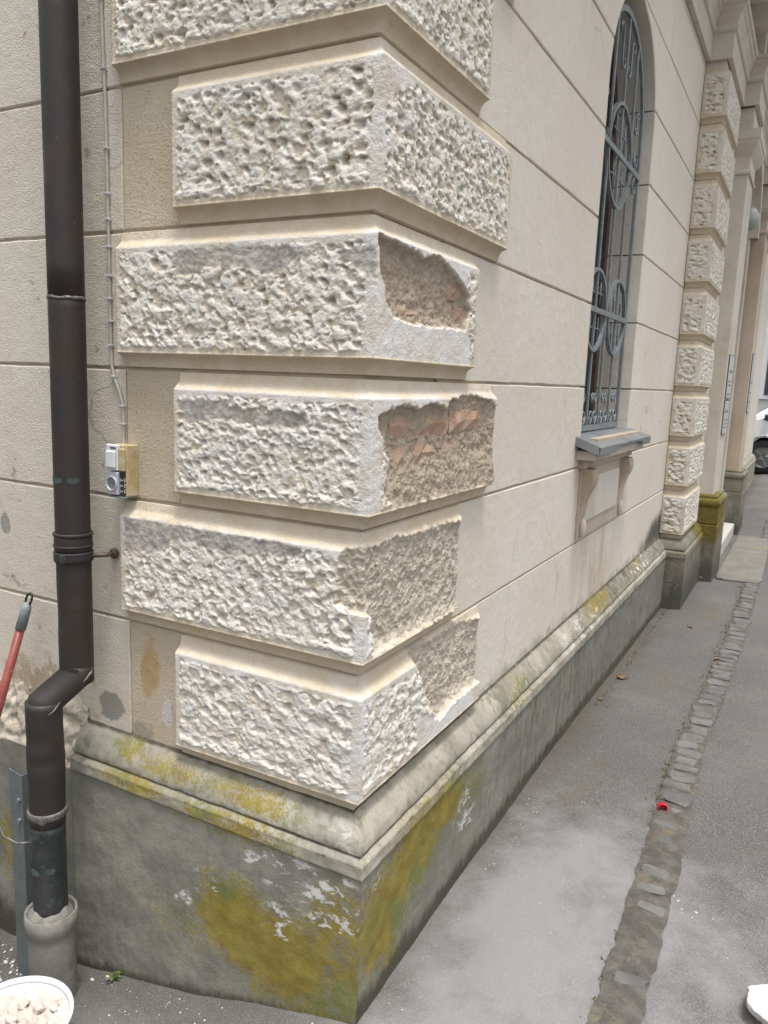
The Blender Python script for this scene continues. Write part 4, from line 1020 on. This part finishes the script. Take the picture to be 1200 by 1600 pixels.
# drain socket that takes the pipe
ds = empty('drain_socket', (PX, -.190, -.30)); tag(ds, 'grey cement drain socket at the foot of the downpipe', 'drain socket')
mb = MB(); mb.lathe([(.060, -.1), (.060, .235), (.061, .252), (.066, .256), (.068, .282), (.066, .305), (.062, .307), (.059, .30), (.058, .26), (.058, .1)], (0, 0, 0), 36); mb.build('socket_body', M['clay'], ds, True)
v = []; n = 32
for k in range(n):
    a = 2 * math.pi * k / n; w_ = .006 * math.sin(3 * a + 1) + .004 * math.sin(7 * a)
    v += [(.042 * math.cos(a), .042 * math.sin(a), .318 + w_ * .7), ((.0585 - .003 * (k % 5 == 0)) * math.cos(a) - .002, .0585 * math.sin(a) - .002, .296 + w_ * .7)]
mk('mortar_collar', v, [(2 * k, 2 * ((k + 1) % n), 2 * ((k + 1) % n) + 1, 2 * k + 1) for k in range(n)], M['clay'], ds, True)

# ---------------------------------------------------------------- outlet box, cable
ob = empty('outlet_box', (-.693, 0, 1.12)); tag(ob, 'small surface mounted switch and socket box with yellowed side', 'outlet')
def obp(name, a, b, mat, bev=.002): mb = MB(); mb.box(a, b, bev); return mb.build(name, mat, ob)
obp('back_box', (-.028, -.040, .0), (.029, -.0, .130), M['yellow_pl'])
obp('switch_plate', (-.029, -.053, .066), (.010, -.0402, .131), M['white_pl'])
obp('rocker', (-.026, -.060, .072), (.007, -.0532, .116), M['white_pl'], .003)
obp('rocker_mark', (-.012, -.0545, .121), (.006, -.0531, .1245), M['black_pl'], .0)
obp('side_cover', (.0105, -.050, .066), (.0285, -.0402, .122), M['yellow_pl'])
obp('socket_plate', (-.029, -.053, .004), (.010, -.0402, .0625), M['grey_pl'])
mb = MB(); n = 24; prof = [(.0195, -.0532), (.0185, -.0575), (.0165, -.0575), (.0155, -.052), (.0150, -.0445)]; v = []
for r_, yy in prof:
    for k in range(n): v.append((-.0095 + r_ * math.cos(2 * math.pi * k / n), yy, .033 + r_ * math.sin(2 * math.pi * k / n)))
mb.add(v, [(q * n + k, q * n + (k + 1) % n, (q + 1) * n + (k + 1) % n, (q + 1) * n + k) for q in range(4) for k in range(n)]); mb.build('socket_ring', M['grey_pl'], ob, True)
mb = MB(); mb.add([(-.0095 + .0152 * math.cos(2 * math.pi * k / n), -.0534, .033 + .0152 * math.sin(2 * math.pi * k / n)) for k in range(n)], [tuple(range(n))]); mb.build('socket_well', M['tip'], ob)
for dx in (-.0045, .0045): obp('pin_hole', (-.0095 + dx - .0016, -.0540, .0314), (-.0095 + dx + .0016, -.0536, .0346), M['black_pl'], 0)
obp('label_sticker', (.0105, -.047, .004), (.0255, -.0402, .0625), M['black_pl'], .001)
for i in range(3):
    z_ = .010 + i * .014; mb = MB(); mb.box((.0255, -.046, z_), (.0259, -.0435, z_ + .010)); mb.box((.0255, -.0415, z_), (.0259, -.0405, z_ + .010)); mb.build('label_letter', M['print'], ob)
    mb = MB(); mb.box((.0125, -.0476, z_), (.0145, -.04705, z_ + .009)); mb.box((.0170, -.0476, z_ + .003), (.0225, -.04705, z_ + .006)); mb.build('label_letter', M['print'], ob)
obp('sealing_lip', (-.024, -.050, -.004), (.027, -.004, .0005), M['tip'], .001)

cb = empty('wall_cable', (-.75, 0, 1.25)); tag(cb, 'thin grey cable clipped up the wall above the outlet box', 'cable')
path = [(-.768, 2.9), (-.762, 2.4), (-.757, 2.2), (-.752, 2.08), (-.750, 1.9), (-.749, 1.7), (-.748, 1.5), (-.746, 1.445), (-.738, 1.415), (-.722, 1.385), (-.710, 1.35), (-.707, 1.30), (-.709, 1.262), (-.708, 1.245)]
pp = []
for i in range(len(path) - 1):
    for q in range(4):
        s = q / 4; pp.append((path[i][0] * (1 - s) + path[i + 1][0] * s + .75, -.0065, path[i][1] * (1 - s) + path[i + 1][1] * s - 1.25 ))
pp.append((path[-1][0] + .75, -.0065, path[-1][1] - 1.25))
mb = MB(); mb.tube(pp, .0043, 8); mb.build('cable_sheath', M['cable'], cb, True)
for zc in (2.30, 2.145, 1.965, 1.86, 1.80, 1.735, 1.665, 1.61, 1.555, 1.495, 1.418, 1.345, 1.30):
    xc = float(np.interp(zc, [p[1] for p in path[::-1]], [p[0] for p in path[::-1]])) + .75
    mb = MB(); mb.box((xc - .0075, -.0125, zc - 1.25 - .003), (xc + .006, -.001, zc - 1.25 + .003), .001); mb.box((xc - .0105, -.006, zc - 1.25 - .0025), (xc - .0075, -.001, zc - 1.25 + .0025)); mb.build('cable_clip', M['grey_pl'], cb)

# ---------------------------------------------------------------- broom, metal post, wire
A0 = np.array([-1.048, -.042, .800]); A1 = np.array([-1.098, -.125, .465]); dv = (A1 - A0) / np.linalg.norm(A1 - A0)
foot = A0 + dv * ((A0[2] + .255) / -dv[2])
br = empty('broom', tuple(foot)); tag(br, 'red broom handle with grey tip leaning against the wall', 'broom')
loc = lambda p: tuple(np.array(p) - foot)
mb = MB(); mb.tube([loc(A0 + dv * .085), loc(A0 + dv * .4), loc(foot)], .0125, 14); mb.build('handle', M['red_paint'], br, True)
mb = MB(); mb.tube([loc(A0 + dv * .022), loc(A0 + dv * .04), loc(A0 + dv * .10)], [.009, .0142, .0148], 14); mb.build('handle_tip', M['tip'], br, True)
a_ = np.array([1, 0, 0.]); ring = [loc(A0 + dv * .012 + .0115 * math.cos(t_) * a_ - .018 * math.sin(t_) * dv) for t_ in np.linspace(0, 2 * math.pi, 17)]
mb = MB(); mb.tube(ring, .0036, 6); mb.build('hanging_loop', M['black_pl'], br, True)
mb = MB(); mb.box((-.16, -.03, -.02), (.16, .03, .02), .008); mb.build('broom_head', M['frame'], br)
rr = random.Random(9)
for i in range(40):
    x0 = -.15 + .30 * (i % 20) / 19; y0 = -.014 if i < 20 else .014
    mb = MB(); mb.tube([(x0, y0, -.018), (x0 + rr.uniform(-.01, .01), y0 * 1.6, -.05)], .004, 5); mb.build('bristle_tuft', M['black_pl'], br)
po = empty('metal_post', (-.965, -.16, -.30)); tag(po, 'short grey green metal angle post standing left of the downpipe', 'post')
mb = MB(); v = [(-.040, .0, 0), (.012, .0, 0), (.012, .052, 0), (.009, .052, 0), (.009, .003, 0), (-.040, .003, 0)]
top = [.640, .632, .640, .640, .632, .640]; n = 6
mb.add([(a, b_, 0) for a, b_, c in v] + [(a, b_, t_) for (a, b_, c), t_ in zip(v, top)], [tuple(range(6))[::-1], tuple(range(6, 12))] + [(i, (i + 1) % 6, 6 + (i + 1) % 6, 6 + i) for i in range(6)]); mb.build('angle_bar', M['steel_teal'], po)
for z_ in (.56, .50): mb = MB(); mb.tube([(-.0, -.001, z_), (-.0, -.008, z_)], .006, 8); mb.build('bolt', M['iron'], po)
wr = empty('steel_wire', (-.95, -.19, .18)); tag(wr, 'thin bent wire hooked round the grey metal post', 'wire')
mb = MB(); mb.tube([(-.24, .02, .10), (-.12, -.0, .075), (-.055, -.015, .055), (-.035, -.02, .02), (-.02, -.02, -.005), (.03, -.015, -.012), (.055, .01, -.014), (.05, .03, -.012)], .0032, 6); mb.build('wire_strand', M['solder'], wr, True)

# ---------------------------------------------------------------- tub with rubble
tx, ty = -.682, -.402; tz = float(gz(tx, ty)) + .002; th = -.098 - tz
tb = empty('plastic_tub', (tx, ty, tz)); tag(tb, 'white plastic tub of broken plaster on the ground', 'tub')
mb = MB(); mb.lathe([(.0, .0), (.108, .0), (.112, .004), (.124, th - .012), (.121, th - .012), (.109, .006), (.0, .004)], n=48); mb.build('tub_wall', M['tub'], tb, True)
mb = MB(); mb.lathe([(.1245, th - .013), (.131, th - .010), (.134, th - .003), (.133, th), (.129, th + .001), (.125, th - .003), (.1215, th - .012), (.1245, th - .013)], n=48); mb.build('tub_rim', M['tub'], tb, True)
rr_, aa_ = np.meshgrid(np.linspace(0, .1195, 26), np.linspace(0, 2 * math.pi, 72)); hx = rr_ * np.cos(aa_); hy = rr_ * np.sin(aa_)
hz = th - .030 + .012 * fbm(hx * 18, hy * 18, 91, 3) + .012 * fbm(hx * 55, hy * 55, 92, 4, .65) + .012 * (1 - rr_ / .12); nr, nc = hx.shape; ii = np.arange(nr * nc).reshape(nr, nc)
tag(mk('plaster_rubble', np.stack([hx + tx, hy + ty, hz + tz], -1).reshape(-1, 3), np.stack([ii[:-1, :-1], ii[:-1, 1:], ii[1:, 1:], ii[1:, :-1]], -1).reshape(-1, 4), M['rubble'], smooth=True), 'pinkish crumbled plaster filling the white tub', 'rubble', kind='stuff')
def stone_mesh(r, seed, sub=3, sq=(1, 1, 1), ang=.35):
    import bmesh
    bm = bmesh.new(); bmesh.ops.create_icosphere(bm, subdivisions=sub, radius=1.0)
    rg = np.random.RandomState(seed); pl = rg.normal(size=(17, 3)); pl /= np.linalg.norm(pl, axis=1)[:, None]; dd = rg.uniform(.5, .85, 17)
    for v in bm.verts:
        p = np.array(v.co)
        for a, d in zip(pl, dd):
            s = p @ a - d
            if s > 0: p = p - a * s
        p = p * (1 + ang * .18 * float(perlin(np.array(p[0] * 2.3 + seed), np.array(p[1] * 2.3 + p[2] * 1.7), seed)))
        p = p * (1 + .07 * float(fbm(np.array(p[0] * 5 + p[2] * 3 + seed), np.array(p[1] * 5 - p[2] * 4), seed + 3, 3)))
        v.co = p * np.array(sq) * r
    me = bpy.data.meshes.new('stone'); bm.to_mesh(me); bm.free(); return me
def stone(name, loc, r, seed, mat, sq=(1, 1, .7), sub=2):
    me = stone_mesh(r, seed, sub, sq); me.materials.append(mat); o = bpy.data.objects.new(name, me); o.location = loc; o.rotation_euler = (random.uniform(-.4, .4), random.uniform(-.4, .4), random.uniform(0, 6)); return link(o)
rg = random.Random(21)
for i, (dx, dy, r) in enumerate(((.055, .035, .020), (.075, -.005, .017), (.02, .06, .014), (.035, -.03, .019), (-.03, .05, .016), (.08, .04, .011), (-.01, .0, .018), (.045, .075, .010))):
    o = stone('plaster_piece', (tx + dx, ty + dy, tz + th - .018 + rg.uniform(0, .012)), r, 30 + i, M['chunk'] if i % 2 else M['rubble'], sub=3)
    tag(o, ('pinkish plaster lump near the right rim of the white tub', 'white plaster lump at the right edge inside the tub', 'small pinkish lump at the back of the tub', 'white plaster lump towards the front of the tub',
            'pinkish lump at the left back of the tub', 'smallest white bit by the right back rim of the tub', 'pinkish lump in the middle of the tub', 'white bit against the far rim of the tub')[i], 'plaster', 'plaster lumps in the white tub')
# crumbs on the ground
vs, fs = [], []; rg = np.random.RandomState(4)
def crumbs(n, cx, cy, sx, sy, s0, s1):
    for i in range(n):
        x, y_ = rg.normal(cx, sx), rg.normal(cy, sy)
        if x < .085 and y_ > -.085: continue
        s = rg.uniform(s0, s1) * rg.uniform(.4, 1); b_ = len(vs); z_ = float(gz(x, y_))
        q = rg.uniform(.6, 1.3, (6,)) * s
        vs.extend([(x - q[0], y_, z_ + s * .3), (x, y_ - q[1], z_ + s * .2), (x + q[2], y_, z_ + s * .3), (x, y_ + q[3], z_ + s * .35), (x, y_, z_ + s * .95), (x, y_, z_ - s * .3)])
        fs.extend([(b_ + k, b_ + (k + 1) % 4, b_ + 4) for k in range(4)] + [(b_ + (k + 1) % 4, b_ + k, b_ + 5) for k in range(4)])
crumbs(120, .30, .30, .26, .45, .0008, .0026); crumbs(22, .66, .73, .05, .03, .002, .007); crumbs(40, .8, .6, .22, .3, .0008, .0024); crumbs(160, -.35, -.20, .3, .10, .0010, .0045); crumbs(50, .2, 2.0, .12, .8, .0008, .003); crumbs(260, -1.05, -.22, .12, .08, .002, .010); crumbs(200, .12, .5, .025, .5, .0008, .0035)
tag(mk('plaster_crumbs', vs, fs, M['chunk']), 'small white plaster crumbs scattered over the pavement', 'crumbs', kind='stuff')
# moss and dirt tufts along joints: tiny blades and cushions
vs, fs = [], []
def tufts(n, fx, fy):
    for i in range(n):
        x, y_ = fx(), fy(); z_ = float(gz(x, y_)) + .003; h = rg.uniform(.003, .010); a = rg.uniform(0, 6.3); w_ = rg.uniform(.002, .005); b_ = len(vs); l = rg.uniform(-.006, .006, 2)
        vs.extend([(x - w_ * math.cos(a), y_ - w_ * math.sin(a), z_), (x + w_ * math.cos(a), y_ + w_ * math.sin(a), z_), (x + l[0], y_ + l[1], z_ + h)]); fs.append((b_, b_ + 1, b_ + 2))
tufts(420, lambda: .505 + rg.normal(0, .012), lambda: rg.uniform(1.2, 5)); tufts(260, lambda: .575 + rg.normal(0, .022), lambda: rg.normal(.38, .12)); tufts(160, lambda: .10 + abs(rg.normal(0, .02)), lambda: rg.uniform(2, 4)); tufts(200, lambda: .51 + rg.normal(0, .02), lambda: rg.normal(1.5, .2))
tag(mk('moss_tufts', vs, fs, M['mossy']), 'low moss growing in the joints of the cobble strip', 'moss', kind='stuff')

# ---------------------------------------------------------------- small things on the ground
random.seed(2); o = stone('plaster_chunk', (.905, .425, .030), .078, 79, M['chunk'], (1.0, .85, .62), 5); tag(o, 'white lump of broken plaster on the asphalt at the lower right', 'plaster')
cp = empty('bottle_cap', (.535, 1.178, float(gz(.535, 1.178)) + .006)); cp.rotation_euler = Vector((-.25, .80, -.18)).to_track_quat('Z', 'Y').to_euler(); cp.location.z += .012; tag(cp, 'small bright red plastic cap lying beside the cobble strip', 'cap')
mb = MB(); mb.lathe([(.0, .0305), (.0135, .030), (.0150, .028), (.0155, .002), (.0150, .0), (.0135, .0), (.0130, .026), (.0, .0265)], n=28); mb.build('cap_shell', M['red_cap'], cp, True)
for k in range(24):
    a = 2 * math.pi * k / 24; mb = MB(); mb.box((.0153, -.0008, .004), (.0162, .0008, .026)); ob_ = mb.build('grip_rib', M['red_cap'], cp); ob_.rotation_euler = (0, 0, a)
def leaf(x, y_, s, rz, label, seed):
    r = random.Random(seed); n = 7; v = []
    for i in range(n):
        t_ = i / (n - 1); w_ = s * .32 * math.sin(math.pi * min(t_ * 1.05, 1)) ** .8; cu = .35 * s * (t_ - .5) ** 2
        for q in (-1, 0, 1): v.append(((t_ - .5) * s, q * w_ * r.uniform(.8, 1.15), cu + abs(q) * s * .10 + r.uniform(0, .05) * s))
    f = [(i * 3 + q, i * 3 + q + 1, i * 3 + 4 + q, i * 3 + 3 + q) for i in range(n - 1) for q in (0, 1)]
    o = mk('fallen_leaf', v, f, M['leaf']); o.location = (x, y_, float(gz(x, y_)) + .004); o.rotation_euler = (0, 0, rz); tag(o, label, 'leaf', 'dry leaves on the pavement')
leaf(.135, 2.45, .060, .3, 'dry brown leaf on the asphalt nearest the plinth', 1); leaf(.525, 3.02, .058, 1.2, 'dry brown leaf on the cobble strip', 2); leaf(.31, 3.58, .045, 2.2, 'small dark leaf midway between plinth and cobble strip', 3)
leaf(.335, 6.0, .07, .9, 'orange leaf on the slab below the entrance step', 4); leaf(.11, 2.1, .035, .2, 'tiny dark leaf close to the plinth foot', 5)
wd = empty('weed', (-.70, -.085, float(gz(-.70, -.085)))); wd.scale = (.7, .7, .7); tag(wd, 'small weed sprouting between drain socket and plinth', 'plant')
rg2 = random.Random(3)
for i in range(9):
    a = rg2.uniform(0, 6.28); l = rg2.uniform(.02, .045); h = rg2.uniform(.010, .03); w_ = l * .22; ca, sa = math.cos(a), math.sin(a)
    v = [(0, 0, 0), (ca * l * .5 - sa * w_, sa * l * .5 + ca * w_, h), (ca * l, sa * l, h * .8), (ca * l * .5 + sa * w_, sa * l * .5 - ca * w_, h)]
    mk('leaf', v, [(0, 1, 2, 3)], M['weed'], wd)
mb = MB(); mb.tube([(0, 0, -.01), (.003, .002, .03)], .002, 5); mb.build('stem', M['weed'], wd)
o = stone('plaster_flake', (-.70, -.105, float(gz(-.70, -.105)) + .02), .012, 55, M['chunk'], (.6, .5, 1.3), 2); tag(o, 'upright pale flake of plaster beside the drain socket', 'plaster')

# ---------------------------------------------------------------- far street: white car and pale facade
car = empty('white_car', (-.95, 14.55, 0)); tag(car, 'white car parked across the end of the street', 'car')
out_ = [(.05, .28), (.02, .55), (.10, .74), (.45, .88), (.72, .98), (1.45, 1.50), (1.75, 1.58), (2.9, 1.60), (3.6, 1.52), (4.05, 1.05), (4.15, .9), (4.15, .35), (4.0, .24)]
def arch_cut(cx): return [(cx + .37 * math.cos(a), .30 + .37 * math.sin(a)) for a in np.linspace(-.16, math.pi + .16, 11)]
poly = out_ + arch_cut(3.40) + [(2.9, .22), (1.6, .22)] + arch_cut(1.05) + [(.55, .24)]
def yw(z): return .0 if z < .95 else .22 * (z - .95) / .65
v = []; n = len(poly); ins = inset(poly, .03)
for (a, c), (a2, c2) in zip(poly, ins): v += [(a2, yw(c2), c2), (a, yw(c) + .03, c), (a, 1.77 - yw(c), c), (a2, 1.80 - yw(c2), c2)]
f = [tuple(4 * i for i in range(n)), tuple(4 * i + 3 for i in range(n))[::-1]] + [(4 * i + q, 4 * ((i + 1) % n) + q, 4 * ((i + 1) % n) + q + 1, 4 * i + q + 1) for i in range(n) for q in range(3)]
mk('body', v, f, M['car_paint'], car)
def side_poly(name, pts, y0, mat):
    n = len(pts); mk(name, [(a, y0 + yw(c) - .004, c) for a, c in pts] + [(a, y0 + yw(c) + .01, c) for a, c in pts], [tuple(range(n)), tuple(range(n, 2 * n))[::-1]] + [(i, (i + 1) % n, n + (i + 1) % n, n + i) for i in range(n)], mat, car)
side_poly('side_window', [(.98, 1.0), (1.90, .98), (1.90, 1.50), (1.62, 1.49), (1.50, 1.44)], 0, M['car_glass'])
side_poly('side_window', [(1.98, .98), (2.85, .98), (2.85, 1.52), (1.98, 1.51)], 0, M['car_glass'])
side_poly('side_window', [(2.93, .99), (3.75, 1.05), (3.52, 1.46), (2.93, 1.52)], 0, M['car_glass'])
mk('windscreen', [(.745, .10, 1.005), (1.43, .26, 1.492), (1.43, 1.54, 1.492), (.745, 1.70, 1.005)], [(0, 1, 2, 3)], M['car_glass'], car).location = (-.006, 0, .008)
mb = MB(); mb.box((1.6, -.006, .25), (2.85, .02, .34), .004); mb.build('sill_strip', M['black_pl'], car)
for a in (1.94, 2.89): mb = MB(); mb.box((a - .004, -.003, .36), (a + .004, .01, .94)); mb.build('door_gap', M['black_pl'], car)
for a in (1.72, 2.66): mb = MB(); mb.box((a, -.025, .86), (a + .16, .005, .885), .004); mb.build('door_handle', M['car_paint'], car)
mb = MB(); mb.box((1.02, -.15, .98), (1.14, -.02, 1.10), .02); mb.build('mirror', M['black_pl'], car)
for s_ in (0, 1): mb = MB(); mb.box((.045, .10 + 1.25 * s_, .60), (.22, .45 + 1.25 * s_, .76), .03); mb.build('headlight', M['white_pl'], car)
for cx in (1.05, 3.40):
    for cy in (.03, 1.57):
        w_ = empty('wheel'); w_.parent = car; w_.location = (cx, cy + .1, .31); w_.rotation_euler = (math.pi / 2, 0, 0)
        mb = MB(); mb.lathe([(.20, -.10), (.29, -.10), (.31, -.07), (.31, .07), (.29, .10), (.20, .10)], n=32); mb.build('tyre', M['tyre'], w_, True)
        mb = MB(); mb.lathe([(.0, .075), (.05, .08), (.07, .06), (.17, .05), (.20, .095), (.205, .0), (.0, 0)], n=32); mb.build('rim', M['rim'], w_)
        for kk in range(5):
            mb = MB(); mb.box((.05, -.022, .05), (.185, .022, .088), .006); s5 = mb.build('spoke', M['rim'], w_); s5.rotation_euler = (0, 0, kk * 2 * math.pi / 5)
mb = MB(); mb.box((.6, .12, .14), (3.9, 1.68, .5)); mb.build('underbody', M['black_pl'], car)

fb = empty('far_building', (0, 24, 0)); tag(fb, 'pale grey facade closing the far end of the street', 'building')
mb = MB(); mb.box((-14, 0, -.3), (14, 6, 11)); mb.build('wall', M['far_wall'], fb)
for xx in range(-12, 13, 3):
    for z_ in (1.4, 4.9, 8.0):
        w_ = empty('window'); w_.parent = fb; w_.location = (xx, 0, z_)
        mb = MB(); mb.box((-.62, -.06, -.08), (.62, -.001, 1.9), .01); mb.build('surround', M['white_pl'], w_)
        mb = MB(); mb.box((-.48, -.075, .05), (.48, -.0605, 1.75)); mb.build('pane', M['glass'], w_)
        mb = MB(); mb.box((-.03, -.09, .05), (.03, -.0755, 1.75)); mb.build('mullion', M['white_pl'], w_)
mb = MB(); sweep(mb, [(-14.0, 0), (14.0, 0)], [(0, 10.2), (.1, 10.25), (.3, 10.5), (.35, 10.7), (0, 10.8)]); mb.build('cornice', M['far_wall'], fb)
mb = MB(); mb.box((-14, -.05, -.3), (14, -.002, .7)); mb.build('plinth', M['clay'], fb)
